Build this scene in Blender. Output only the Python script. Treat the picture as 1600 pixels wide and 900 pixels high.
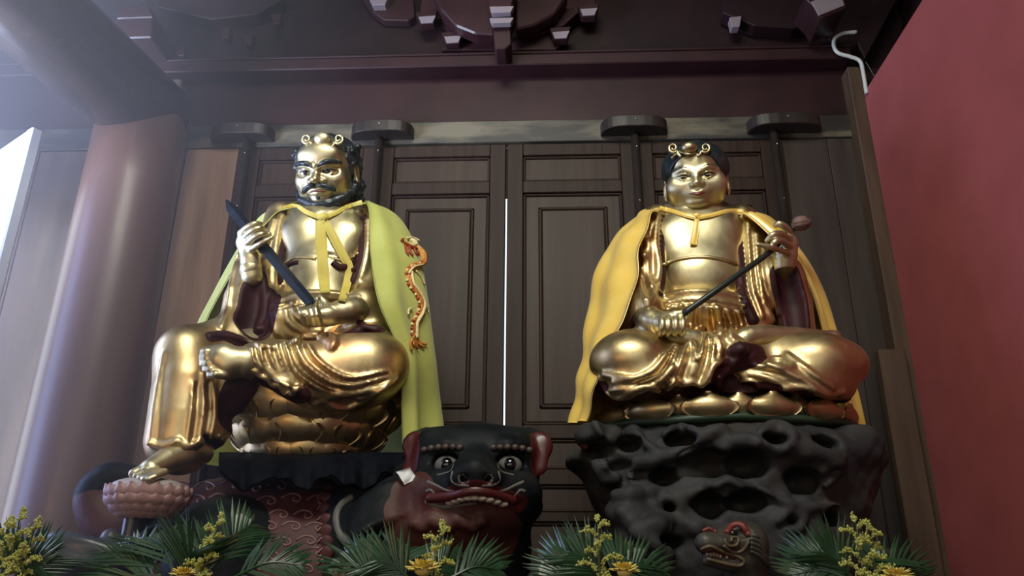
import bpy, bmesh, math, random
import numpy as np
from math import sin, cos, pi, radians, sqrt, atan2
from mathutils import Vector, Matrix, Euler
from mathutils.bvhtree import BVHTree

for _o in list(bpy.data.objects):
    bpy.data.objects.remove(_o)
SC = bpy.context.scene
COL = SC.collection
rnd = random.Random(7)

# ------------------------------------------------------------------ camera
F = 1250.0
EYE = np.array([0.0, -4.0, 1.6])
_ps, _pt, _rl = radians(2.6), radians(21.0), radians(0.4)
_f = np.array([-sin(_ps)*cos(_pt), cos(_ps)*cos(_pt), sin(_pt)])
_r0 = np.array([cos(_ps), sin(_ps), 0.0])
_u0 = np.cross(_r0, _f)
_R = cos(_rl)*_r0 + sin(_rl)*_u0
_U = -sin(_rl)*_r0 + cos(_rl)*_u0
cam = bpy.data.cameras.new('camera')
cam.sensor_width = 36.0
cam.lens = F*36.0/1600.0
cam.clip_start = 0.05
camo = bpy.data.objects.new('camera', cam)
camo.matrix_world = Matrix(((_R[0], _U[0], -_f[0], EYE[0]), (_R[1], _U[1], -_f[1], EYE[1]), (_R[2], _U[2], -_f[2], EYE[2]), (0, 0, 0, 1)))
COL.objects.link(camo)
SC.camera = camo

# ------------------------------------------------------------------ world, lights, exposure
SC.view_settings.view_transform = 'Standard'
SC.view_settings.look = 'None'
SC.view_settings.gamma = 1.0
SC.view_settings.use_curve_mapping = False
SC.view_settings.exposure = 0.0
W = bpy.data.worlds.new('daylight')
SC.world = W
W.use_nodes = True
W.node_tree.nodes['Background'].inputs[0].default_value = (0.85, 0.93, 1.0, 1)
W.node_tree.nodes['Background'].inputs[1].default_value = 1.2

def area(name, loc, target, sx, sy, power, col, spread=180):
    l = bpy.data.lights.new(name, 'AREA')
    l.shape = 'RECTANGLE'; l.size = sx; l.size_y = sy; l.energy = power; l.color = col; l.spread = radians(spread)
    o = bpy.data.objects.new(name, l)
    o.location = loc
    o.rotation_euler = (Vector(target) - Vector(loc)).to_track_quat('-Z', 'Y').to_euler()
    COL.objects.link(o)
    return o

# daylight from the hall's open front doors and the left side window, plus added lights
area('front_daylight', (-0.35, -3.8, 5.15), (-0.1, -0.7, 3.0), 1.8, 0.9, 48, (1.0, 0.985, 0.86), 100)
area('hall_fill', (-0.3, -7.6, 2.8), (0.0, 0.0, 2.6), 5.0, 3.2, 60, (1.0, 0.97, 0.86))  # broad fill added behind the camera for the gold to reflect
area('added_warm_fill', (-2.1, -4.6, 2.1), (-1.0, -1.0, 2.5), 0.9, 0.7, 12, (1.0, 0.55, 0.24))  # warm light added for orange reflections on the gold, no lamp there
area('added_beam_light', (-3.5, -2.5, 2.9), (-2.55, -1.7, 4.0), 1.0, 1.6, 120, (0.66, 0.75, 1.0), 75)  # added from below left to brighten the streak on the round beam
area('side_window_daylight', (-3.6, -1.15, 2.9), (-1.5, -0.7, 3.0), 1.2, 2.4, 85, (0.43, 0.53, 1.0))

# ------------------------------------------------------------------ pixel -> place
def ray(px, py):
    return _f + (px-800.0)/F*_R + (450.0-py)/F*_U
def P(px, py, Y=0.0):
    """the point of the depth plane y = Y seen at that pixel of the 1600x900 frame"""
    d = ray(px, py)
    return EYE + d*((Y-EYE[1])/d[1])
def PX(px, py, X):
    d = ray(px, py)
    return EYE + d*((X-EYE[0])/d[0])
def mpp(p):
    """metres per pixel at a point"""
    return float((np.asarray(p)-EYE) @ _f)/F

# ------------------------------------------------------------------ materials
MATS = {}; SPEC = {}
def mat(name, *a, **k):
    if name not in MATS:
        m = bpy.data.materials.new(name)
        m.use_nodes = True
        m.node_tree.nodes.remove(m.node_tree.nodes['Principled BSDF'])
        b = _shader(m.node_tree, *a, **k)
        m.node_tree.links.new(b.outputs[0], m.node_tree.nodes['Material Output'].inputs['Surface'])
        MATS[name] = m; SPEC[name] = (a, k)
    return MATS[name]
def mixmat(name, base, *overs):
    """one material for a carved piece painted in several colours; the painted areas come with the mesh (attributes paint1, paint2)"""
    m = bpy.data.materials.new(name)
    m.use_nodes = True
    nt = m.node_tree
    nt.nodes.remove(nt.nodes['Principled BSDF'])
    out = _shader(nt, *SPEC[base.name][0], **SPEC[base.name][1]).outputs[0]
    for i, o in enumerate(overs):
        at = nt.nodes.new('ShaderNodeAttribute'); at.attribute_name = 'paint%d' % (i+1)
        mr = nt.nodes.new('ShaderNodeMapRange')
        mr.inputs['From Min'].default_value = 0.0012; mr.inputs['From Max'].default_value = -0.0012
        nt.links.new(at.outputs['Fac'], mr.inputs['Value'])
        mx = nt.nodes.new('ShaderNodeMixShader')
        nt.links.new(mr.outputs[0], mx.inputs[0]); nt.links.new(out, mx.inputs[1])
        nt.links.new(_shader(nt, *SPEC[o.name][0], **SPEC[o.name][1]).outputs[0], mx.inputs[2])
        out = mx.outputs[0]
    nt.links.new(out, nt.nodes['Material Output'].inputs['Surface'])
    return m
def _shader(nt, col, rough=0.5, metal=0.0, col2=None, nscale=6.0, stretch=(1, 1, 1), contrast=(0.35, 0.65), bump=0.0, bscale=None,
        rough2=None, patch=None, spec=0.5, sheen=0.0, coat=0.0, emit=None, detail=6.0, wave=None, bdist=0.01):
    b = nt.nodes.new('ShaderNodeBsdfPrincipled')
    b.inputs['Base Color'].default_value = (*col, 1)
    b.inputs['Roughness'].default_value = rough
    b.inputs['Metallic'].default_value = metal
    b.inputs['Specular IOR Level'].default_value = spec
    if sheen:
        b.inputs['Sheen Weight'].default_value = sheen
    if coat:
        b.inputs['Coat Weight'].default_value = coat
        b.inputs['Coat Roughness'].default_value = 0.2
    if emit:
        b.inputs['Emission Color'].default_value = (*emit[0], 1)
        b.inputs['Emission Strength'].default_value = emit[1]
    if col2 is not None or bump:
        tc = nt.nodes.new('ShaderNodeTexCoord')
        mp = nt.nodes.new('ShaderNodeMapping')
        mp.inputs['Scale'].default_value = stretch
        nt.links.new(tc.outputs['Object'], mp.inputs['Vector'])
        if wave:
            n = nt.nodes.new('ShaderNodeTexWave')
            n.wave_type = 'BANDS'; n.bands_direction = wave[0]
            n.inputs['Scale'].default_value = nscale
            n.inputs['Distortion'].default_value = wave[1]
            n.inputs['Detail'].default_value = 3.0
            n.inputs['Detail Scale'].default_value = wave[2]
            fac = n.outputs['Fac']
        else:
            n = nt.nodes.new('ShaderNodeTexNoise')
            n.inputs['Scale'].default_value = nscale
            n.inputs['Detail'].default_value = detail
            n.inputs['Roughness'].default_value = 0.6
            fac = n.outputs['Fac']
        nt.links.new(mp.outputs[0], n.inputs['Vector'])
        if col2 is not None:
            r = nt.nodes.new('ShaderNodeValToRGB')
            r.color_ramp.elements[0].position = contrast[0]; r.color_ramp.elements[0].color = (*col, 1)
            r.color_ramp.elements[1].position = contrast[1]; r.color_ramp.elements[1].color = (*col2, 1)
            nt.links.new(fac, r.inputs[0])
            src = r.outputs[0]
            if patch:                                   # worn patches of another colour: (colour, scale, from, to)
                pn = nt.nodes.new('ShaderNodeTexNoise'); pn.inputs['Scale'].default_value = patch[1]; pn.inputs['Detail'].default_value = 4.0
                nt.links.new(tc.outputs['Object'], pn.inputs['Vector'])
                pm = nt.nodes.new('ShaderNodeMapRange'); pm.inputs['From Min'].default_value = patch[2]; pm.inputs['From Max'].default_value = patch[3]
                nt.links.new(pn.outputs['Fac'], pm.inputs['Value'])
                mx = nt.nodes.new('ShaderNodeMix'); mx.data_type = 'RGBA'
                nt.links.new(pm.outputs[0], mx.inputs[0]); nt.links.new(src, mx.inputs[6]); mx.inputs[7].default_value = (*patch[0], 1)
                src = mx.outputs[2]
            nt.links.new(src, b.inputs['Base Color'])
        if rough2 is not None:
            mr = nt.nodes.new('ShaderNodeMapRange')
            mr.inputs['From Min'].default_value = 0.3; mr.inputs['From Max'].default_value = 0.7
            mr.inputs['To Min'].default_value = rough; mr.inputs['To Max'].default_value = rough2
            nt.links.new(fac, mr.inputs['Value'])
            nt.links.new(mr.outputs[0], b.inputs['Roughness'])
        if bump:
            n2 = n
            if bscale:
                n2 = nt.nodes.new('ShaderNodeTexNoise')
                n2.inputs['Scale'].default_value = bscale
                n2.inputs['Detail'].default_value = 5.0
                nt.links.new(mp.outputs[0], n2.inputs['Vector'])
            bp = nt.nodes.new('ShaderNodeBump')
            bp.inputs['Strength'].default_value = bump
            bp.inputs['Distance'].default_value = bdist
            nt.links.new(n2.outputs['Fac'], bp.inputs['Height'])
            nt.links.new(bp.outputs[0], b.inputs['Normal'])
    return b

# ------------------------------------------------------------------ objects
def link(name, me, m=None, parent=None, loc=None):
    o = bpy.data.objects.new(name, me)
    COL.objects.link(o)
    if m is not None and me is not None and not me.materials:
        for mm in (m if isinstance(m, (list, tuple)) else [m]):
            me.materials.append(mm)
    if loc is not None:
        o.location = loc
    if parent is not None:
        o.parent = parent
        pl = Vector(parent.location)
        if parent.parent is not None:
            pl = pl + Vector(parent.parent.location)
        o.location = Vector(o.location) - pl          # parents are never rotated or scaled
    return o
def thing(name, label, cat, loc=(0, 0, 0), group=None):
    o = bpy.data.objects.new(name, None)
    o.empty_display_size = 0.1
    COL.objects.link(o)
    o.location = loc
    tag(o, label, cat, group)
    return o
def tag(o, label=None, cat=None, group=None, kind=None):
    if label: o['label'] = label
    if cat: o['category'] = cat
    if group: o['group'] = group
    if kind: o['kind'] = kind
    return o
def pydata(name, v, f, smooth=True):
    me = bpy.data.meshes.new(name)
    me.from_pydata([tuple(map(float, p)) for p in v], [], [tuple(map(int, q)) for q in f])
    if smooth:
        me.polygons.foreach_set('use_smooth', np.ones(len(me.polygons), dtype=bool))
    me.update()
    return me
def npmesh(name, v, q, smooth=True):
    """fast mesh from an (n,3) array and an (m,4) array of quads"""
    me = bpy.data.meshes.new(name)
    v = np.asarray(v, np.float32); q = np.asarray(q, np.int32)
    k = q.shape[1]
    me.vertices.add(len(v)); me.vertices.foreach_set('co', v.ravel())
    me.loops.add(q.size); me.loops.foreach_set('vertex_index', q.ravel())
    me.polygons.add(len(q))
    me.polygons.foreach_set('loop_start', np.arange(0, q.size, k, dtype=np.int32))
    me.polygons.foreach_set('loop_total', np.full(len(q), k, dtype=np.int32))
    if smooth:
        me.polygons.foreach_set('use_smooth', np.ones(len(q), dtype=bool))
    me.update(calc_edges=True)
    return me
def bev(bm, w, seg=1):
    if w:
        bmesh.ops.bevel(bm, geom=bm.edges[:], offset=w, segments=seg, affect='EDGES', profile=0.6)
def fin(bm, name, smooth=False):
    me = bpy.data.meshes.new(name)
    bmesh.ops.recalc_face_normals(bm, faces=bm.faces[:])
    bm.to_mesh(me); bm.free()
    if smooth:
        me.polygons.foreach_set('use_smooth', np.ones(len(me.polygons), dtype=bool))
    return me
def box_me(sx, sy, sz, b=0.0, name='box'):
    bm = bmesh.new()
    bmesh.ops.create_cube(bm, size=1.0)
    for v in bm.verts:
        v.co = Vector((v.co.x*sx, v.co.y*sy, v.co.z*sz))
    bev(bm, min(b, 0.45*min(sx, sy, sz)))
    return fin(bm, name)
def box(name, x0, x1, y0, y1, z0, z1, m, parent=None, b=0.004):
    me = box_me(abs(x1-x0), abs(y1-y0), abs(z1-z0), b, name)
    return link(name, me, m, parent, ((x0+x1)/2, (y0+y1)/2, (z0+z1)/2))
def cr(pts, n):
    """Catmull-Rom through pts (k,d), n samples"""
    p = np.asarray(pts, float)
    if len(p) == 2:
        t = np.linspace(0, 1, n)[:, None]
        return p[0]*(1-t)+p[1]*t
    q = np.vstack([2*p[0]-p[1], p, 2*p[-1]-p[-2]])
    t = np.linspace(0, len(p)-1-1e-9, n)
    i = t.astype(int); u = (t-i)[:, None]
    a, b, c, d = q[i], q[i+1], q[i+2], q[i+3]
    return 0.5*(2*b+(c-a)*u+(2*a-5*b+4*c-d)*u**2+(3*b-a-3*c+d)*u**3)
def sweep(pts, rad, n=None, seg=10, flat=1.0, up=(0, 0, 1), cap=True, closed=False):
    """verts, faces of a tube along pts with radii rad (scalar or list); flat squashes it along 'up'"""
    pts = np.asarray(pts, float)
    rad = np.full(len(pts), rad, float) if np.isscalar(rad) else np.asarray(rad, float)
    if n:
        a = cr(np.hstack([pts, rad[:, None]]), n); pts, rad = a[:, :3], np.maximum(a[:, 3], 1e-4)
    k = len(pts)
    tan = np.gradient(pts, axis=0); tan /= np.linalg.norm(tan, axis=1)[:, None]+1e-12
    V = []; Fc = []
    prev = None
    for i in range(k):
        u = np.array(up, float) if prev is None else prev
        u = u-tan[i]*(u@tan[i])
        if np.linalg.norm(u) < 1e-4:
            u = np.array([1., 0.3, 0])-tan[i]*(np.array([1., 0.3, 0])@tan[i])
        u /= np.linalg.norm(u); prev = u
        w = np.cross(tan[i], u)
        for j in range(seg):
            t = 2*pi*j/seg
            V.append(pts[i]+rad[i]*(cos(t)*w+flat*sin(t)*u))
    for i in range(k-1):
        for j in range(seg):
            j2 = (j+1) % seg
            Fc.append((i*seg+j, i*seg+j2, (i+1)*seg+j2, (i+1)*seg+j))
    if cap:
        Fc.append(tuple(range(seg))[::-1]); Fc.append(tuple((k-1)*seg+j for j in range(seg)))
    return V, Fc
class MB:
    """collects pieces of one mesh"""
    def __init__(s): s.v = []; s.f = []
    def add(s, V, Fc):
        n = len(s.v); s.v.extend([tuple(map(float, p)) for p in V]); s.f.extend([tuple(int(i)+n for i in q) for q in Fc]); return s
    def tube(s, pts, rad, **k): return s.add(*sweep(pts, rad, **k))
    def ball(s, c, r, nu=14, nv=9, rot=None):
        c = np.asarray(c, float); r = np.ones(3)*r; V = []; Fc = []
        for i in range(nv+1):
            a = pi*i/nv
            for j in range(nu):
                b = 2*pi*j/nu
                q = np.array([sin(a)*cos(b), sin(a)*sin(b), cos(a)])*r
                V.append(c+(rot@q if rot is not None else q))
        for i in range(nv):
            for j in range(nu):
                j2 = (j+1) % nu
                Fc.append((i*nu+j, (i+1)*nu+j, (i+1)*nu+j2, i*nu+j2))
        return s.add(V, Fc)
    def build(s, name, m, parent=None, smooth=True, loc=None):
        return link(name, pydata(name, s.v, s.f, smooth), m, parent, loc)
def grid_faces(nu, nv):
    i, j = np.meshgrid(np.arange(nu-1), np.arange(nv-1), indexing='ij')
    a = (i*nv+j).ravel()
    return np.stack([a, a+nv, a+nv+1, a+1], 1)
def sheet(rows, nu, nv, th=0.004, fold=None):
    """thick cloth through a grid of control points rows[k][l]; fold(u,v) -> offset along the normal"""
    A = np.array([cr(r, nv) for r in rows])
    B = np.stack([cr(A[:, j], nu) for j in range(nv)], 1)
    du = np.gradient(B, axis=0); dv = np.gradient(B, axis=1)
    N = np.cross(du, dv); N /= np.linalg.norm(N, axis=2)[..., None]+1e-9
    if fold is not None:
        u, v = np.meshgrid(np.linspace(0, 1, nu), np.linspace(0, 1, nv), indexing='ij')
        B = B+N*fold(u, v)[..., None]
        du = np.gradient(B, axis=0); dv = np.gradient(B, axis=1)
        N = np.cross(du, dv); N /= np.linalg.norm(N, axis=2)[..., None]+1e-9
    v0 = (B+N*th/2).reshape(-1, 3); v1 = (B-N*th/2).reshape(-1, 3)
    f0 = grid_faces(nu, nv); n = nu*nv
    f1 = f0[:, ::-1]+n
    ring = [i*nv for i in range(nu)]+[(nu-1)*nv+j for j in range(1, nv)]+[i*nv+nv-1 for i in range(nu-2, -1, -1)]+[j for j in range(nv-2, 0, -1)]
    side = [(ring[a], ring[(a+1) % len(ring)], ring[(a+1) % len(ring)]+n, ring[a]+n) for a in range(len(ring))]
    return np.vstack([v0, v1]), np.vstack([f0, f1, np.array(side)]), B, N

# ------------------------------------------------------------------ sculpting: distance fields, meshed by surface nets
def _pad(lo, hi, p): return np.asarray(lo)-p, np.asarray(hi)+p
class Field:
    def __init__(s, lo, hi, h):
        s.lo = np.asarray(lo, float); s.h = h
        s.n = np.maximum(4, np.ceil((np.asarray(hi)-s.lo)/h).astype(int)+1)
        s.g = np.full(s.n, 0.5, np.float32)
        s.paints = []
    def region(s, lo, hi):
        a = np.clip(np.floor((np.asarray(lo)-s.lo)/s.h).astype(int), 0, s.n)
        b = np.clip(np.ceil((np.asarray(hi)-s.lo)/s.h).astype(int)+1, 0, s.n)
        if np.any(b-a <= 0): return None
        ax = [(s.lo[i]+s.h*np.arange(a[i], b[i])).astype(np.float32) for i in range(3)]
        return (slice(a[0], b[0]), slice(a[1], b[1]), slice(a[2], b[2])), ax[0][:, None, None], ax[1][None, :, None], ax[2][None, None, :]
    def put(s, fn, lo, hi, k, op):
        if op.startswith('paint'):
            s.paints.append((fn, lo, hi, k, int(op[5:] or 1)))
            return s
        r = s.region(*_pad(lo, hi, k+2.5*s.h))
        if r is None: return s
        sl, X, Y, Z = r
        d = fn(X, Y, Z); g = s.g[sl]
        k = max(k, 1e-5)
        if op == 'cut':
            d = -d
            h = np.maximum(k-np.abs(g-d), 0)/k
            s.g[sl] = np.maximum(g, d)+h*h*k*0.25
        elif op == 'and':
            s.g[sl] = np.maximum(g, d)
        else:
            h = np.maximum(k-np.abs(g-d), 0)/k
            s.g[sl] = np.minimum(g, d)-h*h*k*0.25
        return s
    def E(s, c, r, k=0.02, rot=None, op='add'):
        c = np.asarray(c, np.float32); r = np.ones(3)*np.asarray(r, float)
        M = np.eye(3) if rot is None else np.asarray(rot)
        ext = np.sqrt(((M*r)**2).sum(1))
        def fn(X, Y, Z):
            x, y, z = X-c[0], Y-c[1], Z-c[2]
            q = [(M[0, i]*x+M[1, i]*y+M[2, i]*z) for i in range(3)]
            k0 = np.sqrt(sum((q[i]/r[i])**2 for i in range(3)))
            k1 = np.sqrt(sum((q[i]/r[i]**2)**2 for i in range(3)))+1e-6
            return (k0*(k0-1)/k1).astype(np.float32)
        return s.put(fn, c-ext, c+ext, k, op)
    def T(s, pts, rad, k=0.02, n=None, op='add', flat=None):
        """tube; flat=(axis vector, factor): squashed across axis (factor<1 thins it)"""
        pts = np.asarray(pts, float)
        rad = np.full(len(pts), rad, float) if np.isscalar(rad) else np.asarray(rad, float)
        if n:
            a = cr(np.hstack([pts, rad[:, None]]), n); pts, rad = a[:, :3], np.maximum(a[:, 3], 1e-4)
        if op.startswith('paint'):
            a = cr(np.hstack([pts, rad[:, None]]), max(8, 5*len(pts)))
            for q in a: s.E(q[:3], q[3], k, op=op)
            return s
        mx = rad.max()
        lo, hi = pts.min(0)-mx, pts.max(0)+mx
        r = s.region(*_pad(lo, hi, k+2.5*s.h))
        if r is None: return s
        sl0 = r[0]
        tmp = np.full(s.g[sl0].shape, 0.5, np.float32)
        off = np.array([q.start for q in sl0])
        for i in range(len(pts)-1):
            a, b, ra, rb = pts[i], pts[i+1], rad[i], rad[i+1]
            m = max(ra, rb)
            rr = s.region(*_pad(np.minimum(a, b)-m, np.maximum(a, b)+m, k+2.5*s.h))
            if rr is None: continue
            sl, X, Y, Z = rr
            ba = b-a; L = ba@ba+1e-12
            t = np.clip(((X-a[0])*ba[0]+(Y-a[1])*ba[1]+(Z-a[2])*ba[2])/L, 0, 1)
            dx, dy, dz = X-a[0]-t*ba[0], Y-a[1]-t*ba[1], Z-a[2]-t*ba[2]
            rd = ra+(rb-ra)*t
            if flat is not None:
                ax, fc = flat
                al = dx*ax[0]+dy*ax[1]+dz*ax[2]
                q = al*(1/fc-1)
                dd = np.sqrt((dx+q*ax[0])**2+(dy+q*ax[1])**2+(dz+q*ax[2])**2)
                d = (dd-rd)*np.clip(fc*1.4, 0.2, 1)
            else:
                d = np.sqrt(dx*dx+dy*dy+dz*dz)-rd
            loc = tuple(slice(q.start-off[j], q.stop-off[j]) for j, q in enumerate(sl))
            tmp[loc] = np.minimum(tmp[loc], d.astype(np.float32))
        def fn(X, Y, Z): return tmp
        g = s.g[sl0]; kk = max(k, 1e-5)
        if op == 'cut':
            d = -tmp; h = np.maximum(kk-np.abs(g-d), 0)/kk
            s.g[sl0] = np.maximum(g, d)+h*h*kk*0.25
        else:
            h = np.maximum(kk-np.abs(g-tmp), 0)/kk
            s.g[sl0] = np.minimum(g, tmp)-h*h*kk*0.25
        return s
    def B(s, c, half, k=0.01, rot=None, rd=0.01, op='add'):
        c = np.asarray(c, float); half = np.asarray(half, float)
        M = np.eye(3) if rot is None else np.asarray(rot)
        ext = (np.abs(M)*half).sum(1)
        def fn(X, Y, Z):
            x, y, z = X-c[0], Y-c[1], Z-c[2]
            q = [np.abs(M[0, i]*x+M[1, i]*y+M[2, i]*z)-(half[i]-rd) for i in range(3)]
            o = np.sqrt(sum(np.maximum(t, 0)**2 for t in q))
            return (o+np.minimum(np.maximum(q[0], np.maximum(q[1], q[2])), 0)-rd).astype(np.float32)
        return s.put(fn, c-ext, c+ext, k, op)
    def halfspace(s, p, n):
        """keep only the side where (x-p).n < 0"""
        n = np.asarray(n, float)/np.linalg.norm(n)
        sl, X, Y, Z = s.region(s.lo, s.lo+s.h*s.n)
        d = (X-p[0])*n[0]+(Y-p[1])*n[1]+(Z-p[2])*n[2]
        s.g = np.maximum(s.g, d.astype(np.float32))
        return s
    def noise(s, amp, freq, seed=0, oct=3):
        r = np.random.RandomState(seed)
        sl, X, Y, Z = s.region(s.lo, s.lo+s.h*s.n)
        acc = 0
        for o in range(oct):
            for q in range(3):
                k = r.normal(size=3); k = k/np.linalg.norm(k)*freq*2**o*(0.7+0.6*r.rand()); ph = r.rand()*6.28
                acc = acc+np.sin(k[0]*X+k[1]*Y+k[2]*Z+ph)/2**o
        m = np.abs(s.g) < 0.1
        s.g = np.where(m, s.g+amp*acc.astype(np.float32)/2, s.g)
        return s
    def sample(s, p):
        q = (np.asarray(p)-s.lo)/s.h
        i = np.floor(q).astype(int)
        ok = np.all((i >= 0) & (i < s.n-1), axis=-1)
        i = np.clip(i, 0, s.n-2); u = q-i
        v = 0
        for dx in (0, 1):
            for dy in (0, 1):
                for dz in (0, 1):
                    w = (u[..., 0] if dx else 1-u[..., 0])*(u[..., 1] if dy else 1-u[..., 1])*(u[..., 2] if dz else 1-u[..., 2])
                    v = v+w*s.g[i[..., 0]+dx, i[..., 1]+dy, i[..., 2]+dz]
        return np.where(ok, v, 0.5)
    def hit(s, pix):
        """surface points seen at those pixels; rays that miss keep the depth of the nearest hit"""
        pix = np.asarray(pix, float)
        D = np.array([ray(a, b) for a, b in pix])
        y0, y1 = s.lo[1], s.lo[1]+s.h*s.n[1]
        st = s.h*0.6
        Ys = np.arange(y0, y1, st)
        T = (Ys[None, :]-EYE[1])/D[:, 1:2]
        pts = EYE+D[:, None, :]*T[..., None]
        g = s.sample(pts)
        ins = g < 0
        has = ins.any(1)
        k = np.argmax(ins, 1)
        # nearest approach for rays that miss
        k = np.where(has, k, np.argmin(g, 1))
        ii = np.arange(len(pix))
        k0 = np.maximum(k-1, 0)
        a, b = g[ii, k0], g[ii, k]
        t = np.where(has & (a > 0), a/(a-b+1e-9), 1.0)
        Y = Ys[k0]+(Ys[k]-Ys[k0])*t
        T = (Y-EYE[1])/D[:, 1]
        return EYE+D*T[:, None]
    def shoot(s, o, d, L=1.5):
        """first surface points along direction d from origins o (local fields)"""
        o = np.asarray(o, float); d = np.asarray(d, float)
        ts = np.arange(0, L, s.h*0.5)
        pts = o[:, None, :]+d[None, None, :]*ts[None, :, None]
        g = s.sample(pts); ins = g < 0
        k = np.where(ins.any(1), np.argmax(ins, 1), np.argmin(g, 1))
        return pts[np.arange(len(o)), k]
    def normal(s, p):
        e = s.h*1.5; p = np.asarray(p, float)
        n = np.stack([s.sample(p+np.eye(3)[i]*e)-s.sample(p-np.eye(3)[i]*e) for i in range(3)], -1)
        return n/(np.linalg.norm(n, axis=-1)[..., None]+1e-9)
    def fold(s, pix, rad, k=None, n=None, lift=0.3, op='add'):
        """a ridge (or, with op cut, a groove) along a line of the surface; rad in metres"""
        pix = np.asarray(pix, float)
        n = n or max(6, int(np.abs(np.diff(pix, axis=0)).sum()/5))
        rad = np.full(len(pix), rad, float) if np.isscalar(rad) else np.asarray(rad, float)
        a = cr(np.hstack([pix, rad[:, None]]), n)
        p = s.hit(a[:, :2]); r = np.maximum(a[:, 2], 0.001)
        # smooth the depth so that a ridge bridges small gaps
        for _ in range(2):
            p[1:-1] = 0.25*p[:-2]+0.5*p[1:-1]+0.25*p[2:]
        nn = s.normal(p)
        p = p+nn*(lift*r)[:, None]
        return s.T(p, r, k=(k if k is not None else 0.8*float(r.max())), op=op)
    def mesh(s, name):
        g = s.g; h = s.h
        ins = g < 0
        c = np.zeros(np.array(g.shape)-1, np.int8)
        for dx in (0, 1):
            for dy in (0, 1):
                for dz in (0, 1):
                    c += ins[dx:g.shape[0]-1+dx, dy:g.shape[1]-1+dy, dz:g.shape[2]-1+dz]
        act = np.argwhere((c > 0) & (c < 8))
        idx = np.full(c.shape, -1, np.int32)
        idx[act[:, 0], act[:, 1], act[:, 2]] = np.arange(len(act))
        cor = np.array([(x, y, z) for x in (0, 1) for y in (0, 1) for z in (0, 1)])
        val = np.stack([g[act[:, 0]+a, act[:, 1]+b, act[:, 2]+d] for a, b, d in cor], 1)
        acc = np.zeros((len(act), 3)); cnt = np.zeros(len(act))
        for i in range(8):
            for j in range(i+1, 8):
                if np.abs(cor[i]-cor[j]).sum() != 1: continue
                a, b = val[:, i], val[:, j]
                m = (a < 0) != (b < 0)
                t = np.where(m, a/(a-b+1e-12), 0)
                acc += m[:, None]*(cor[i]+t[:, None]*(cor[j]-cor[i])); cnt += m
        V = s.lo+h*(act+acc/np.maximum(cnt, 1)[:, None])
        Q = []
        for ax in range(3):
            sl0 = [slice(1, -1)]*3; sl1 = [slice(1, -1)]*3
            sl0[ax] = slice(0, -1); sl1[ax] = slice(1, None)
            A, Bm = ins[tuple(sl0)], ins[tuple(sl1)]
            e = np.argwhere(A != Bm)
            if not len(e): continue
            sgn = A[e[:, 0], e[:, 1], e[:, 2]]
            o = np.ones(3, int); o[ax] = 0
            e = e+o
            u, w = [(1, 2), (2, 0), (0, 1)][ax]
            def cell(du, dw):
                q = e.copy(); q[:, u] += du; q[:, w] += dw
                return idx[q[:, 0], q[:, 1], q[:, 2]]
            q = np.stack([cell(-1, -1), cell(0, -1), cell(0, 0), cell(-1, 0)], 1)
            q = np.where(sgn[:, None], q, q[:, ::-1])
            Q.append(q[(q >= 0).all(1)])
        me = npmesh(name, V, np.vstack(Q))
        if s.paints:
            for kk in sorted({q[4] for q in s.paints}):
                d_ = np.full(len(V), 0.05, np.float32)
                for fn, lo, hi, tol, k in s.paints:
                    if k != kk: continue
                    ids = np.where(np.all((V > np.asarray(lo)-tol-0.03) & (V < np.asarray(hi)+tol+0.03), 1))[0]
                    if len(ids):
                        d_[ids] = np.minimum(d_[ids], fn(V[ids, 0], V[ids, 1], V[ids, 2])-tol)
                at = me.attributes.new('paint%d' % kk, 'FLOAT', 'POINT')
                at.data.foreach_set('value', d_)
        return me
def joinmesh(name, *mes):
    v = []; q = []; n = 0
    for m in mes:
        a = np.empty(len(m.vertices)*3, np.float32); m.vertices.foreach_get('co', a)
        b = np.empty(len(m.loops), np.int32); m.loops.foreach_get('vertex_index', b)
        v.append(a.reshape(-1, 3)); q.append(b.reshape(-1, 4)+n); n += len(m.vertices)
        bpy.data.meshes.remove(m)
    me = npmesh(name, np.vstack(v), np.vstack(q))
    return me
def rotm(ax, deg):
    return np.array(Matrix.Rotation(radians(deg), 3, ax))
def frame3(xa, ya):
    """rotation whose columns are x, y, z axes: xa kept, ya made square to it"""
    x = np.asarray(xa, float); x = x/np.linalg.norm(x)
    y = np.asarray(ya, float); y = y-x*(x@y); y /= np.linalg.norm(y)
    return np.stack([x, y, np.cross(x, y)], 1)
# ================================================================== MATERIALS
WOOD = mat('door_wood', (0.014, 0.008, 0.006), 0.55, spec=0.2, col2=(0.038, 0.021, 0.015), nscale=3.0, stretch=(9, 9, 0.6), contrast=(0.25, 0.75), bump=0.12, rough2=0.55)
WOODP = mat('panel_wood', (0.018, 0.010, 0.007), 0.5, spec=0.25, col2=(0.046, 0.026, 0.018), nscale=2.4, stretch=(7, 7, 0.4), contrast=(0.25, 0.75), bump=0.1)
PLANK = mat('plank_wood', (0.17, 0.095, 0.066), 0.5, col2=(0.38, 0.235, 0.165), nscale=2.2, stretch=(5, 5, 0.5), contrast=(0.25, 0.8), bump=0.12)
PLANKL = mat('dim_plank_wood', (0.05, 0.032, 0.028), 0.5, col2=(0.10, 0.065, 0.055), nscale=2.2, stretch=(5, 5, 0.5), bump=0.1)  # darker copy of the plank wood, offsetting the window light on those planks
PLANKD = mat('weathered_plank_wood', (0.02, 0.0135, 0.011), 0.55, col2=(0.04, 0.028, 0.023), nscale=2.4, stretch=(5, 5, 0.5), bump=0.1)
RAILW = mat('bare_rail_wood', (0.022, 0.02, 0.018), 0.5, col2=(0.12, 0.105, 0.07), nscale=1.6, stretch=(0.9, 3, 5), contrast=(0.45, 0.62), bump=0.1)
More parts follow.
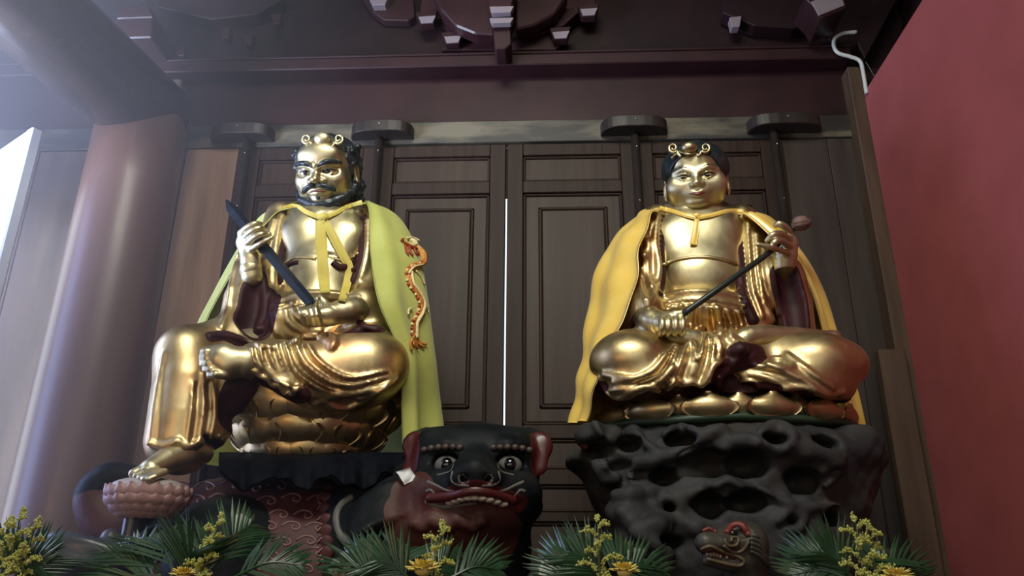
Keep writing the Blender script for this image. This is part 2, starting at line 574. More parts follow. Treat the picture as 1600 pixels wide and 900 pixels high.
REDP = mat('red_lacquer', (0.018, 0.0058, 0.0072), 0.5, spec=0.3, col2=(0.028, 0.009, 0.011), nscale=4, bump=0.04)
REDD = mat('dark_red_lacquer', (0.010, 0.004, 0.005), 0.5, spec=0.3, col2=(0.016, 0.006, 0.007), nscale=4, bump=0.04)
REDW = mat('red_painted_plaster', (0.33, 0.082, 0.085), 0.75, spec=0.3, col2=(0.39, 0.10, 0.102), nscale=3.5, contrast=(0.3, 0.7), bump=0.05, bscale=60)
COLW = mat('column_wood', (0.075, 0.036, 0.026), 0.42, col2=(0.125, 0.064, 0.044), nscale=1.6, stretch=(4, 4, 0.4), contrast=(0.2, 0.8), bump=0.05, coat=0.15)
BEAMW = mat('beam_lacquer', (0.06, 0.045, 0.041), 0.25, col2=(0.09, 0.068, 0.06), nscale=3, stretch=(2, 2, 2), coat=0.5, bump=0.05)
POLEW = mat('pole_wood', (0.016, 0.012, 0.011), 0.4, col2=(0.03, 0.023, 0.02), nscale=6, stretch=(3, 3, 0.6))
DARKC = mat('ceiling_wood', (0.012, 0.008, 0.008), 0.6)
STONE = mat('floor_stone', (0.09, 0.085, 0.08), 0.6, col2=(0.13, 0.12, 0.11), nscale=5)
ALTAR = mat('altar_lacquer', (0.03, 0.012, 0.01), 0.5, col2=(0.05, 0.02, 0.016), nscale=6)
STEEL = mat('nail_steel', (0.75, 0.75, 0.78), 0.2, 1.0)
CONDUIT = mat('conduit_plastic', (0.55, 0.58, 0.55), 0.4)
CABLE = mat('cable_rubber', (0.008, 0.008, 0.009), 0.4)
SASH = mat('sash_paint', (0.5, 0.52, 0.56), 0.45)
PANE = mat('glowing_pane', (0.8, 0.85, 0.9), 0.3, emit=((0.8, 0.88, 1.0), 5.0))  # emission stands in for daylight coming through the glass
POSTW = mat('post_wood', (0.05, 0.029, 0.017), 0.6, col2=(0.085, 0.05, 0.03), nscale=3, stretch=(5, 5, 0.5), bump=0.1)

def struct(o, label=None):
    o['kind'] = 'structure'
    if label: o['label'] = label
    return o

# ================================================================== THE SETTING
struct(box('floor', -5.2, 2.6, -9.2, 0.4, -0.12, 0.0, STONE, b=0))
struct(box('ceiling', -5.2, 2.6, -9.2, 0.4, 6.6, 6.75, DARKC, b=0))
struct(box('wall_left', -5.1, -4.95, -9.2, 0.1, 0, 6.6, REDD, b=0))
struct(box('wall_front', -5.2, 2.6, -9.3, -9.15, 0, 6.6, REDD, b=0))

def pyz(px, py, Y=0.0): return P(px, py, Y)[2]
XG = -0.2175                                   # the gap between the middle door leaves
ZTOP = 4.025                                   # top of the leaves
# back wall: red boards over the doors, planks beside them
wb = bpy.data.objects.new('wall_back', None); COL.objects.link(wb); struct(wb, 'back wall of dark red boards and wooden planks around the doors')
box('header_board', -5.0, 2.35, 0.0, 0.08, 4.178, 4.50, REDP, wb)
box('upper_board', -5.0, 2.4, 0.02, 0.1, 4.48, 6.6, REDD, wb)
box('sill_board', -5.0, 2.0, 0.0, 0.1, 0.0, 0.55, ALTAR, wb)
# planks left of the doors, both sides of the column
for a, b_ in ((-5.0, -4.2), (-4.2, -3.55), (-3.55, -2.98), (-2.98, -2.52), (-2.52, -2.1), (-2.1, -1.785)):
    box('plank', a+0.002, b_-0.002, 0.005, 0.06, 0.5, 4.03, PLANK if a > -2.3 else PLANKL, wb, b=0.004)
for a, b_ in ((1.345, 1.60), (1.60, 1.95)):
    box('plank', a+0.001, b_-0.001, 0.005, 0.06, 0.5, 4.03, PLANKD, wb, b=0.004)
rl = struct(box('trim_1', -5.0, 1.80, -0.012, 0.07, ZTOP+0.006, 4.176, RAILW), 'bare weathered wooden rail above the door leaves')
# beam moulding over the header board
tm = struct(box('trim_2', -5.0, 1.76, -0.125, 0.02, 4.48, 4.555, REDP, b=0.006), 'red lacquered moulding running along the top of the header board')
box('bead', -5.0, 1.76, -0.135, -0.118, 4.553, 4.566, REDP, tm, b=0.003)

def leaf(n, x0, x1, label):
    d = bpy.data.objects.new('door_%d' % n, None); COL.objects.link(d); struct(d, label)
    w = x1-x0; st = 0.088
    zb = 0.55
    box('stile', x0, x0+st, 0.0, 0.05, zb, ZTOP, WOOD, d)
    box('stile', x1-st, x1, 0.0, 0.05, zb, ZTOP, WOOD, d)
    rails = [(3.95, ZTOP), (3.71, 3.785), (2.33, 2.40), (2.105, 2.18), (1.93, 1.975), (1.2, 1.3), (zb, 0.7)]
    for a, b_ in rails:
        box('rail', x0+st, x1-st, 0.001, 0.049, a, b_, WOOD, d)
    for i in range(len(rails)-1):
        za, zz = rails[i+1][1], rails[i][0]
        if zz-za < 0.02: continue
        xa, xb = x0+st, x1-st
        box('panel', xa, xb, 0.024, 0.04, za, zz, WOODP, d, b=0)
        fr = [('moulding', xa, xa+0.016, za, zz), ('moulding', xb-0.016, xb, za, zz), ('moulding', xa, xb, zz-0.016, zz), ('moulding', xa, xb, za, za+0.016)]
        for q in fr:
            box(q[0], q[1], q[2], 0.012, 0.03, q[3], q[4], WOOD, d, b=0.006)
        if zz-za > 1.0:                         # tall panel with an inner raised frame
            i1 = 0.085
            for q in ((xa+i1, xa+i1+0.022, za+i1, zz-i1), (xb-i1-0.022, xb-i1, za+i1, zz-i1), (xa+i1, xb-i1, zz-i1-0.022, zz-i1), (xa+i1, xb-i1, za+i1, za+i1+0.022)):
                box('moulding', q[0], q[1], 0.008, 0.03, q[2], q[3], WOOD, d, b=0.008)
            box('raised_field', xa+0.018, xb-0.018, 0.02, 0.028, za+0.018, zz-0.018, WOODP, d, b=0.003)
            box('inner_panel', xa+i1+0.02, xb-i1-0.02, 0.012, 0.03, za+i1+0.02, zz-i1-0.02, WOODP, d, b=0.006)
    return d
leaf(1, -1.742, -0.960, 'panelled wooden door leaf behind the bearded golden statue')
leaf(2, -0.956, XG-0.0055, 'panelled wooden door leaf left of the bright gap')
leaf(3, XG+0.0055, 0.520, 'panelled wooden door leaf right of the bright gap')
leaf(4, 0.524, 1.312, 'panelled wooden door leaf behind the beardless golden statue')
box('trim_8', XG-0.03, XG+0.03, 0.05, 0.058, 3.70, ZTOP, WOOD)['kind'] = 'structure'
box('trim_3', -1.785, -1.742, -0.005, 0.06, 0.5, ZTOP, WOOD)['kind'] = 'structure'
box('trim_4', 1.312, 1.345, -0.005, 0.06, 0.5, ZTOP, WOOD)['kind'] = 'structure'

# door pivots: round poles under half-moon brackets
def halfmoon(px0, px1, py, label):
    xa, xb = P(px0, py)[0], P(px1, py)[0]
    z0, z1 = 4.055, 4.125
    n = 14; xm = (xa+xb)/2; hw = (xb-xa)/2; dep = 0.115
    prof = [(-hw, 0), (hw, 0)]+[(hw*cos(t)**0.6 if cos(t) > 0 else -hw*(-cos(t))**0.6, -dep*sin(t)**0.75) for t in np.linspace(0.12, pi-0.12, n)]
    bm = bmesh.new()
    vs = [bm.verts.new((p[0], p[1], -(z1-z0)/2)) for p in prof]
    f = bm.faces.new(vs)
    r = bmesh.ops.extrude_face_region(bm, geom=[f])
    for v in r['geom']:
        if isinstance(v, bmesh.types.BMVert): v.co.z += z1-z0
    bev(bm, 0.004)
    t = thing('pivot_bracket', label, 'bracket', (xm, -0.012, (z0+z1)/2), 'half-moon door brackets on the rail')
    link('board', fin(bm, 'pivot_bracket'), POLEW, t, (xm, -0.013, (z0+z1)/2))
    for s in (-0.72, 0.0, 0.74):
        mb = MB().ball((0, 0, 0), 0.0045, 8, 5)
        mb.build('nail', STEEL, t, loc=(xm+s*hw, -0.013-dep*(1-abs(s)**2.6)**0.6-0.002, (z0+z1)/2+0.008))
def dpole(px, py, label, dx=0.0):
    x = P(px, py, -0.04)[0]
    t = thing('door_pole', label, 'pole', (x, -0.04, 0.56), 'round pivot poles of the doors')
    link('rod', pydata('rod', *sweep([(0, 0, -1.75), (0, 0, 1.75)], 0.024, seg=14, up=(0, 1, 0))), POLEW, t, (x, -0.04, 2.31))
    for z in (3.96, 3.62, 2.9):
        MB().ball((0, 0, 0), 0.005, 8, 5).build('nail', STEEL, t, loc=(x+0.004, -0.064, z))
for px0, px1, ppx, w in ((336, 432, 386, 'beside the stained plank wall'), (552, 648, 592, 'right of the bearded head'), (938, 1042, 993, 'left of the beardless head'), (1166, 1280, 1211, 'beside the dark planks by the red wall')):
    halfmoon(px0, px1, 210, 'dark half-moon wooden bracket on the rail '+w)
    dpole(ppx, 225, 'slim dark round door pole with bright nails '+w)

# right: red plaster partition, corner posts
xr = P(1350, 145, -0.1)[0]
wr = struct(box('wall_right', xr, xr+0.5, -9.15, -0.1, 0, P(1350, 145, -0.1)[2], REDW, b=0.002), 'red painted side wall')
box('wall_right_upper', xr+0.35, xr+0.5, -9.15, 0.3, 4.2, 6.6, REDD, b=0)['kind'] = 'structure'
pst = struct(box('trim_5', 1.735, xr+0.03, -0.098, 0.06, 0.0, 4.44, POSTW, b=0.006), 'brown wooden corner post against the red wall')
q = P(1372, 545, -0.16); q2 = P(1408, 545, -0.16)
struct(box('trim_6', q[0], q2[0]+0.02, -0.16, -0.10, 0.0, q[2], POSTW, b=0.006), 'short wooden post standing against the corner post')

# left: round column, round beam
cx, cy = -2.205, -0.31
bz = P(215, 199, -0.52)[2]+0.232
struct(link('column', pydata('column', *sweep([(cx, cy, 0), (cx, cy, 2.0), (cx+0.0, cy, 3.6), (cx, cy, bz-0.06)], [0.262, 0.248, 0.232, 0.228], seg=48, up=(0, 1, 0))), COLW), 'thick round polished wooden column beside the bearded statue')
bd = np.array([-0.165, -0.986, 0.0])
st = np.array([cx+0.02, cy+0.07, bz])
struct(link('beam', pydata('beam', *sweep([st, st+bd*2.2, st+bd*4.6], [0.226, 0.226, 0.226], seg=48)), BEAMW), 'round polished beam running from the column towards the front of the hall')
struct(box('trim_7', cx-0.1, P(290, 128, -0.06)[0], -0.1, -0.003, 4.18, P(275, 122, -0.1)[2], BEAMW, b=0.01), 'end block where the round beam meets the wall')

# open glazed sash at the far left, its pane glowing in place of daylight behind
wa = P(60, 200, -0.62); wbm = P(14, 440, -0.62)
wx, wy = wa[0], -0.62
dirw = np.array([-sin(radians(56)), cos(radians(56)), 0.0])
win = bpy.data.objects.new('window_1', None); COL.objects.link(win); struct(win, 'open white glazed sash flooded with daylight at the far left')
zt, zb_, wl = wa[2], 1.2, 0.72
def wbar(name, s0, s1, z0, z1, th, m):
    me = box_me(s1-s0, th, z1-z0, 0.008)
    o = link(name, me, m, win, np.array([wx, wy, 0])+dirw*(s0+s1)/2+np.array([0, 0, (z0+z1)/2]))
    o.rotation_euler = (0, 0, atan2(dirw[1], dirw[0]))
wbar('sash_stile', 0.0, 0.07, zb_, zt, 0.055, SASH)
wbar('sash_stile', wl-0.07, wl, zb_, zt, 0.055, SASH)
wbar('sash_rail', 0.07, wl-0.07, zt-0.09, zt, 0.05, SASH)
wbar('sash_rail', 0.07, wl-0.07, zb_, zb_+0.1, 0.05, SASH)
wbar('sash_bead', 0.07, wl-0.07, zt-0.125, zt-0.105, 0.03, SASH)
wbar('pane', 0.07, wl-0.07, zb_+0.1, zt-0.09, 0.012, PANE)

# ------------------------------------------------------------------ bracket sets under the roof
def poly_ext(pix, Y, depth, b=0.004, name='poly'):
    pts = [P(a, c, Y) for a, c in pix]
    c0 = np.mean(pts, 0)
    bm = bmesh.new()
    vs = [bm.verts.new((p[0]-c0[0], 0, p[2]-c0[2])) for p in pts]
    f = bm.faces.new(vs)
    r = bmesh.ops.extrude_face_region(bm, geom=[f])
    for v in r['geom']:
        if isinstance(v, bmesh.types.BMVert): v.co.y += depth
    bev(bm, b)
    return fin(bm, name), c0
def pext(name, pix, Y, depth, m, parent=None, b=0.004):
    me, c = poly_ext(pix, Y, depth, b, name)
    return link(name, me, m, parent, c)
BRK = mat('bracket_lacquer', (0.020, 0.007, 0.009), 0.4, spec=0.35, col2=(0.032, 0.012, 0.014), nscale=5)
BRKE = mat('bracket_end_paint', (0.20, 0.165, 0.18), 0.35)
bs = thing('bracket_set', 'dark red lacquered bracket set with stepped nose under the roof', 'roof bracket', tuple(P(785, 70, -0.1)))
pext('arm', [(690, 78), (706, 62), (722, 58), (760, 62), (812, 60), (850, 54), (884, 50), (880, 66), (868, 78)], -0.06, 0.07, BRK, bs)
pext('arm', [(655, 33), (690, 28), (706, 46), (726, 56), (756, 60), (830, 58), (858, 48), (880, 40), (905, 18), (935, 12), (925, -8), (660, -8)], -0.1, 0.1, BRK, bs)
pext('curved_arm', [(676, -10), (688, 14), (712, 40), (742, 52), (772, 54), (772, -10)], -0.22, 0.1, BRK, bs, 0.01)
pext('curved_arm', [(806, 46), (836, 38), (868, 20), (888, -10), (806, -10)], -0.22, 0.1, BRK, bs, 0.01)
def blk(parent, px, py, w, hgt, Y, m=BRKE, dep=0.06):
    pext('bearing_block', [(px-w*0.55, py-hgt*0.6), (px+w*0.5, py-hgt*0.75), (px+w*0.33, py+hgt*0.45), (px-w*0.33, py+hgt*0.5)], Y, dep, m, parent, 0.003)
for px, py in ((707, 60), (876, 53), (667, 29), (920, 17)):
    blk(bs, px, py, 32, 16, -0.13, BRK)
    pext('painted_end', [(px-13, py-3), (px+14, py-5), (px+9, py+6), (px-9, py+7)], -0.135, 0.01, BRKE, bs, 0.001)
for a in (([(762, -20), (806, -22), (800, 8), (796, 20), (768, 21), (764, 8)], -0.34, 0.19), ([(769, 20), (797, 19), (799, 68), (790, 76), (774, 76), (771, 60)], -0.3, 0.15)):
    pext('nose', a[0], a[1], a[2], BRK, bs, 0.006)
for y0, y1 in ((10, 20), (28, 36)):
    pext('nose_step', [(765, y0), (803, y0-1), (798, y1-1), (769, y1)], -0.36, 0.04, BRKE, bs, 0.002)
bs2 = thing('bracket_set', 'shadowed bracket set with a sloping end block near the red wall', 'roof bracket', tuple(P(1290, 60, -0.1)))
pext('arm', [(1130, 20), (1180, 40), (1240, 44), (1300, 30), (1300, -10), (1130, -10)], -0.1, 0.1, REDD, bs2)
pext('beam_end', [(1256, -5), (1316, -22), (1324, 12), (1284, 28), (1276, 14)], -0.4, 0.22, BRK, bs2, 0.006)
pext('painted_end', [(1268, 2), (1312, -14), (1320, 8), (1280, 24)], -0.41, 0.012, BRKE, bs2, 0.002)
blk(bs2, 1150, 35, 18, 14, -0.12, BRKE)
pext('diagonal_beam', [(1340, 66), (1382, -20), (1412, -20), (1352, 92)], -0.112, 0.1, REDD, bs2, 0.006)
bs3 = thing('bracket_set', 'shadowed bracket set with a stacked square block above the round beam', 'roof bracket', tuple(P(215, 60, -0.2)))
pext('stacked_block', [(181, 29), (239, 27), (237, 58), (184, 60)], -0.35, 0.33, BRK, bs3, 0.008)
pext('stacked_block', [(192, 10), (232, 9), (239, 27), (181, 29)], -0.32, 0.3, BRK, bs3, 0.006)
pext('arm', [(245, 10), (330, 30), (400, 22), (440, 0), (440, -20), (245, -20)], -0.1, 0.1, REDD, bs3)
for px, py in ((432, 30), (388, 63), (352, 52), (282, 80)):
    blk(bs3, px, py, 16, 14, -0.12, BRK)
bs4 = thing('bracket_set', 'half-hidden bracket arm left of the stepped nose bracket', 'roof bracket', tuple(P(590, 20, -0.1)))
pext('arm', [(560, -10), (582, 18), (600, 31), (638, 32), (648, 26), (646, -10)], -0.05, 0.06, BRK, bs4)
blk(bs4, 592, 2, 30, 12, -0.1, BRKE)

# conduit and cables in the corner
mb = MB().tube([P(a, c, Y) for a, c, Y in ((1338, 50, -0.15), (1318, 52, -0.15), (1305, 60, -0.15), (1303, 72, -0.15), (1310, 83, -0.15), (1330, 89, -0.15), (1344, 96, -0.15), (1349, 115, -0.15), (1354, 146, -0.15))], 0.011, n=44, seg=10)
cd = mb.build('conduit', CONDUIT); tag(cd, 'pale bent conduit pipe in the corner above the red wall', 'conduit')
for pts, lab in (([(1258, 16), (1272, 42), (1290, 58), (1304, 66)], 'upper thin black cable hanging from the bracket towards the conduit'), ([(1256, 20), (1262, 48), (1274, 62)], 'short black cable hanging down from the bracket end'),
                 ([(1352, 96), (1362, 112), (1372, 130)], 'black cable bundle dropping behind the top of the red wall')):
    mb = MB().tube([P(a, c, -0.14) for a, c in pts], 0.006, n=16, seg=8)
    tag(mb.build('cable', CABLE), lab, 'cable')

# altar platform the statues stand on
al = thing('altar', 'long dark lacquered altar platform under the statues', 'altar', (-0.1, -1.0, 0))
box('platform', -1.92, xr-0.01, -1.75, -0.12, 0.0, 0.85, ALTAR, al, 0.01)
box('top_slab', -1.935, xr-0.005, -1.8, -0.12, 0.85, 0.92, ALTAR, al, 0.01)
ft = thing('offering_table', 'narrow dark lacquered offering table for the flowers', 'table', (-0.1, -2.2, 0))
box('table_top', -2.0, 1.5, -2.55, -1.9, 0.94, 1.0, ALTAR, ft, 0.01)
for sx in (-1.95, 1.4):
    for sy in (-2.5, -2.0):
        box('leg', sx, sx+0.06, sy, sy+0.06, 0.0, 0.94, ALTAR, ft, 0.005)
# ================================================================== STATUE MATERIALS
GOLD = mat('gold_leaf', (0.46, 0.39, 0.215), 0.36, 1.0, col2=(0.66, 0.60, 0.39), nscale=9, contrast=(0.3, 0.7), rough2=0.5, bump=0.16, bscale=16, bdist=0.006)
GOLDR = mat('gold_leaf_robe', (0.46, 0.33, 0.15), 0.34, 1.0, col2=(0.70, 0.58, 0.33), nscale=7, contrast=(0.3, 0.7), rough2=0.5, bump=0.18, bscale=15, bdist=0.006, patch=((0.55, 0.27, 0.12), 3.0, 0.55, 0.8))
MAROON = mat('maroon_lining', (0.022, 0.004, 0.006), 0.55, col2=(0.042, 0.007, 0.010), nscale=14, spec=0.3)
ROBE = mixmat('gilded_robe_with_lining', GOLDR, MAROON)
HAIR = mat('painted_black_hair', (0.008, 0.012, 0.016), 0.35, col2=(0.02, 0.03, 0.036), nscale=30, bump=0.5, bscale=70, bdist=0.004)
INK = mat('black_paint', (0.006, 0.005, 0.005), 0.3)
EYEW = mat('eye_white_paint', (0.55, 0.45, 0.3), 0.3)
LIP = mat('dull_red_lips', (0.14, 0.03, 0.022), 0.3)

# ================================================================== HEADS (modelled in head units, then placed)
def surf_tube(fd, xz, rad, lift=0.2, n=24, flat=None):
    """tube lying on the front of a head field along (x,z) points"""
    a = np.asarray(xz, float)
    r = np.full(len(a), rad, float) if np.isscalar(rad) else np.asarray(rad, float)
    q = cr(np.hstack([a, r[:, None]]), n)
    o = np.stack([q[:, 0], np.full(n, -0.9), q[:, 1]], 1)
    p = fd.shoot(o, (0, 1, 0))
    p[1:-1] = 0.25*p[:-2]+0.5*p[1:-1]+0.25*p[2:]
    p = p+fd.normal(p)*(lift*q[:, 2:3])
    return p, np.maximum(q[:, 2], 0.002)
def make_head(stern):
    fd = Field((-0.56, -0.72, -0.85), (0.56, 0.62, 0.72), 0.0105)
    ez = -0.05 if stern else -0.055                # eye line
    # skull, face, jaw
    fd.E((0, 0.06, 0.16), (0.385, 0.45, 0.40), 0.01)
    fd.E((0, -0.10, -0.10), (0.335, 0.35, 0.40), 0.12)
    w = 0.0 if stern else 0.025
    for s in (-1, 1):
        fd.E((s*(0.185+w), -0.24, -0.12-w), (0.15+w, 0.15, 0.15+w), 0.10)       # cheeks
        fd.E((s*0.2, -0.1, -0.3), (0.14, 0.18, 0.13), 0.1)                      # jaw
        if stern: fd.E((s*0.15, -0.345, 0.045+ez), (0.105, 0.085, 0.06), 0.05, op='cut')     # sockets
        else: fd.E((s*0.15, -0.40, 0.05+ez), (0.10, 0.04, 0.04), 0.09, op='cut')
    fd.E((0, -0.33, -0.375), (0.12+w, 0.11, 0.09), 0.08)                        # chin
    fd.T([(0, 0.02, -0.2), (0, 0.08, -0.8)], [0.26, 0.27] if stern else [0.23, 0.24], 0.06)                # neck
    if not stern:
        fd.E((0, -0.08, -0.43), (0.2, 0.2, 0.07), 0.06)                         # soft double chin
        fd.T([(x, -0.235+0.9*x*x, -0.60-0.05*abs(x)) for x in np.linspace(-0.24, 0.24, 9)], 0.018, 0.03)
    fd.E((0, -0.30 if stern else -0.25, 0.26), (0.26, 0.12, 0.15), 0.12)                            # forehead
    for s in (-1, 1):
        z = 0.055+ez
        fd.E((s*0.15, -0.315, z), (0.095, 0.08, 0.068 if stern else 0.052), 0.015 if stern else 0.03)                  # eyeball with lids
        if stern:
            fd.T([(s*0.04, -0.43, 0.10+ez), (s*0.13, -0.42, 0.15+ez), (s*0.27, -0.31, 0.16+ez)], [0.035, 0.045, 0.03], 0.04)
            fd.T([(s*0.03, -0.45, 0.10+ez), (s*0.035, -0.43, 0.18+ez)], [0.022, 0.01], 0.03)
            fd.T([(s*0.10, -0.41, -0.06), (s*0.2, -0.37, -0.14), (s*0.23, -0.33, -0.25)], [0.02, 0.03, 0.015], 0.05)
        else:
            fd.T([(s*0.05, -0.42, 0.115+ez), (s*0.15, -0.395, 0.165+ez), (s*0.27, -0.3, 0.13+ez)], [0.010, 0.012, 0.008], 0.08)
        fd.T([(s*0.065, -0.375, z), (s*0.15, -0.415, z+0.042), (s*0.245, -0.335, z+0.01)], [0.012, 0.018, 0.012] if stern else [0.008, 0.012, 0.008], 0.012, n=10)   # upper lid
        fd.T([(s*0.07, -0.375, z-0.012), (s*0.15, -0.40, z-0.05), (s*0.24, -0.335, z-0.004)], [0.01, 0.015, 0.01] if stern else [0.005, 0.008, 0.005], 0.012, n=10)  # lower lid
        # nostril wing
        fd.E((s*(0.072 if stern else 0.058), -0.435, -0.135), (0.05 if stern else 0.036, 0.055, 0.043 if stern else 0.034), 0.03)
        # ear
        fd.E((s*0.385, 0.03, 0.0), (0.035, 0.10, 0.14), 0.02, rot=rotm('X', 8))
        fd.E((s*0.40, 0.0, -0.19), (0.032, 0.055, 0.11), 0.04)
        fd.E((s*0.42, 0.015, 0.02), (0.025, 0.05, 0.09), 0.012, op='cut')
    # nose
    fd.T([(0, -0.40, 0.11+ez), (0, -0.455, ez*0.6), (0, -0.51, -0.11)], [0.034, 0.04, 0.056] if stern else [0.026, 0.03, 0.044], 0.05)
    for s in (-1, 1):
        fd.E((s*0.045, -0.475, -0.178), (0.022, 0.028, 0.018), 0.01, op='cut')
    # mouth
    mw = 0.15 if stern else 0.12
    fd.E((0, -0.36, -0.24), (0.16, 0.09, 0.1), 0.06)
    if stern:
        fd.T([(-mw, -0.38, -0.285), (-0.06, -0.44, -0.245), (0, -0.452, -0.25), (0.06, -0.44, -0.245), (mw, -0.38, -0.285)], [0.012, 0.026, 0.028, 0.026, 0.012], 0.02, n=16)
        fd.T([(-0.11, -0.395, -0.295), (0, -0.44, -0.30), (0.11, -0.395, -0.295)], [0.014, 0.032, 0.014], 0.02, n=12)
    else:
        fd.T([(-mw+0.01, -0.38, -0.232), (-0.06, -0.44, -0.235), (0, -0.45, -0.243), (0.06, -0.44, -0.235), (mw-0.01, -0.38, -0.232)], [0.01, 0.022, 0.023, 0.022, 0.01], 0.015, n=16)
        fd.T([(-0.085, -0.405, -0.262), (0, -0.445, -0.287), (0.085, -0.405, -0.262)], [0.012, 0.032, 0.012], 0.015, n=12)
    out = {}
    parts = []
    # painted features lying on the face
    def feat(name, xz, rad, m, lift=0.15, flat=1.0, n=24, sym=True):
        mb = MB()
        for s in ((-1, 1) if sym else (1,)):
            p, r = surf_tube(fd, [(s*a, b) for a, b in xz], rad, lift, n)
            mb.tube(p, r, seg=8)
        parts.append((name, mb, m))
    if stern:
        for s in (-1, 1):
            mb = MB(); p, r = surf_tube(fd, [(s*0.03, 0.115+ez), (s*0.09, 0.155+ez), (s*0.18, 0.185+ez), (s*0.30, 0.165+ez)], [0.014, 0.034, 0.042, 0.02], 0.1); mb.tube(p, r, seg=8); parts.append(('eyebrow', mb, HAIR))
            mb = MB(); p, r = surf_tube(fd, [(s*0.012, -0.20), (s*0.07, -0.19), (s*0.14, -0.225), (s*0.20, -0.262), (s*0.225, -0.262)], [0.018, 0.034, 0.036, 0.028, 0.012], 0.5); mb.tube(p, r, seg=8); parts.append(('moustache', mb, HAIR))
        mb = MB(); q = fd.shoot(np.array([[0, -0.9, -0.365]]), (0, 1, 0))[0]; mb.ball(q, (0.032, 0.02, 0.03)); parts.append(('chin_tuft', mb, HAIR))
    else:
        for s in (-1, 1):
            mb = MB(); p, r = surf_tube(fd, [(s*0.055, 0.135+ez), (s*0.12, 0.185+ez), (s*0.2, 0.19+ez), (s*0.29, 0.135+ez)], [0.004, 0.007, 0.007, 0.003], 0.0); mb.tube(p, r, seg=8); parts.append(('eyebrow', mb, HAIR))
    for s in (-1, 1):
        z = 0.055+ez
        mb = MB(); p, r = surf_tube(fd, [(s*0.07, z-0.004), (s*0.15, z+0.026), (s*0.24, z+0.006)], [0.007, 0.013, 0.006], 0.1, 14); mb.tube(p, r, seg=8); parts.append(('eyelid_line', mb, INK))
        ex = s*0.15-0.008
        q = fd.shoot(np.array([[ex, -0.9, z-0.006]]), (0, 1, 0))[0]
        nn = fd.normal(q)
        mb = MB(); mb.ball(q+nn*0.001-np.array([0, 0, 0.0 if stern else 0.004]), (0.028 if not stern else 0.034, 0.010, 0.018 if not stern else 0.022)); parts.append(('pupil', mb, INK))
    lp = [(-0.115, -0.288), (0, -0.272), (0.115, -0.288)] if stern else [(-0.10, -0.25), (-0.04, -0.266), (0, -0.272), (0.04, -0.266), (0.10, -0.25)]
    mb = MB(); p, r = surf_tube(fd, lp, [0.006]+[0.017 if stern else 0.024]*(len(lp)-2)+[0.006], -0.3); mb.tube(p, r, seg=8); parts.append(('lips', mb, LIP))
    # hair
    hf = Field((-0.62, -0.6, -0.75), (0.62, 0.75, 0.75), 0.013)
    if stern:
        hf.E((0, 0.10, 0.14), (0.435, 0.47, 0.45), 0.01)
        hf.E((0, 0.22, -0.2), (0.40, 0.30, 0.38), 0.1)
        hf.E((0, -0.42, 0.08), (0.385, 0.48, 0.62), 0.02, op='cut')
        hf.E((0, -0.28, -0.30), (0.34, 0.36, 0.40), 0.02, op='cut')
        hf.E((0, 0.0, -0.62), (0.27, 0.22, 0.22), 0.02, op='cut')
        for s in (-1, 1):                                        # curls down the side of the head
            for t in np.linspace(0, 1, 13):
                hf.E((s*(0.375+0.02*sin(23*t)), -0.07+0.12*t*t+0.02*cos(31*t), 0.34-0.72*t), (0.045, 0.06, 0.045), 0.02)
                hf.E((s*(0.385+0.025*cos(17*t)), 0.08+0.1*t+0.03*sin(29*t), 0.36-0.76*t), (0.055, 0.07, 0.05), 0.02)
            hf.E((s*0.43, -0.02, -0.02), (0.06, 0.10, 0.15), 0.02, op='cut')
        # beard along the jaw
        hf.T([(0.37*cos(a), 0.04-0.41*sin(a), -0.16-0.29*sin(a)**0.8) for a in np.linspace(0.0, pi, 17)], 0.066, 0.02)
        for a in np.linspace(0, pi, 26):
            hf.E((0.375*cos(a), 0.04-0.43*sin(a), -0.185-0.30*sin(a)**0.8+0.02*sin(a*13)), (0.035, 0.035, 0.042), 0.012)
        hf.noise(0.006, 40, 3)
    else:
        hf.E((0, 0.09, 0.14), (0.44, 0.555, 0.43), 0.01)
        hf.E((0, 0.2, -0.18), (0.38, 0.26, 0.3), 0.1)
        hf.E((0, -0.55, -0.06), (0.40, 0.47, 0.40), 0.02, op='cut')
        hf.E((0, -0.1, -0.30), (0.5, 0.30, 0.34), 0.02, op='cut')
        hf.E((0, 0.0, -0.62), (0.3, 0.3, 0.3), 0.02, op='cut')
        for x in np.linspace(-0.44, 0.44, 34):
            hf.T([(x, -0.36+0.5*x*x, 0.36), (x*1.05, -0.1, 0.57-0.4*x*x)], 0.006, 0.008)
    return fd.mesh('head'), parts, hf.mesh('hair')
def place(me, M, s, c):
    n = len(me.vertices); a = np.empty(n*3, np.float32); me.vertices.foreach_get('co', a)
    a = a.reshape(-1, 3)@(np.asarray(M, np.float32).T*s)+np.asarray(c, np.float32)
    me.vertices.foreach_set('co', a.ravel()); me.update()
    return me
def place_mb(mb, M, s, c):
    mb.v = [tuple(np.asarray(M)@np.asarray(p)*s+np.asarray(c)) for p in mb.v]
    return mb
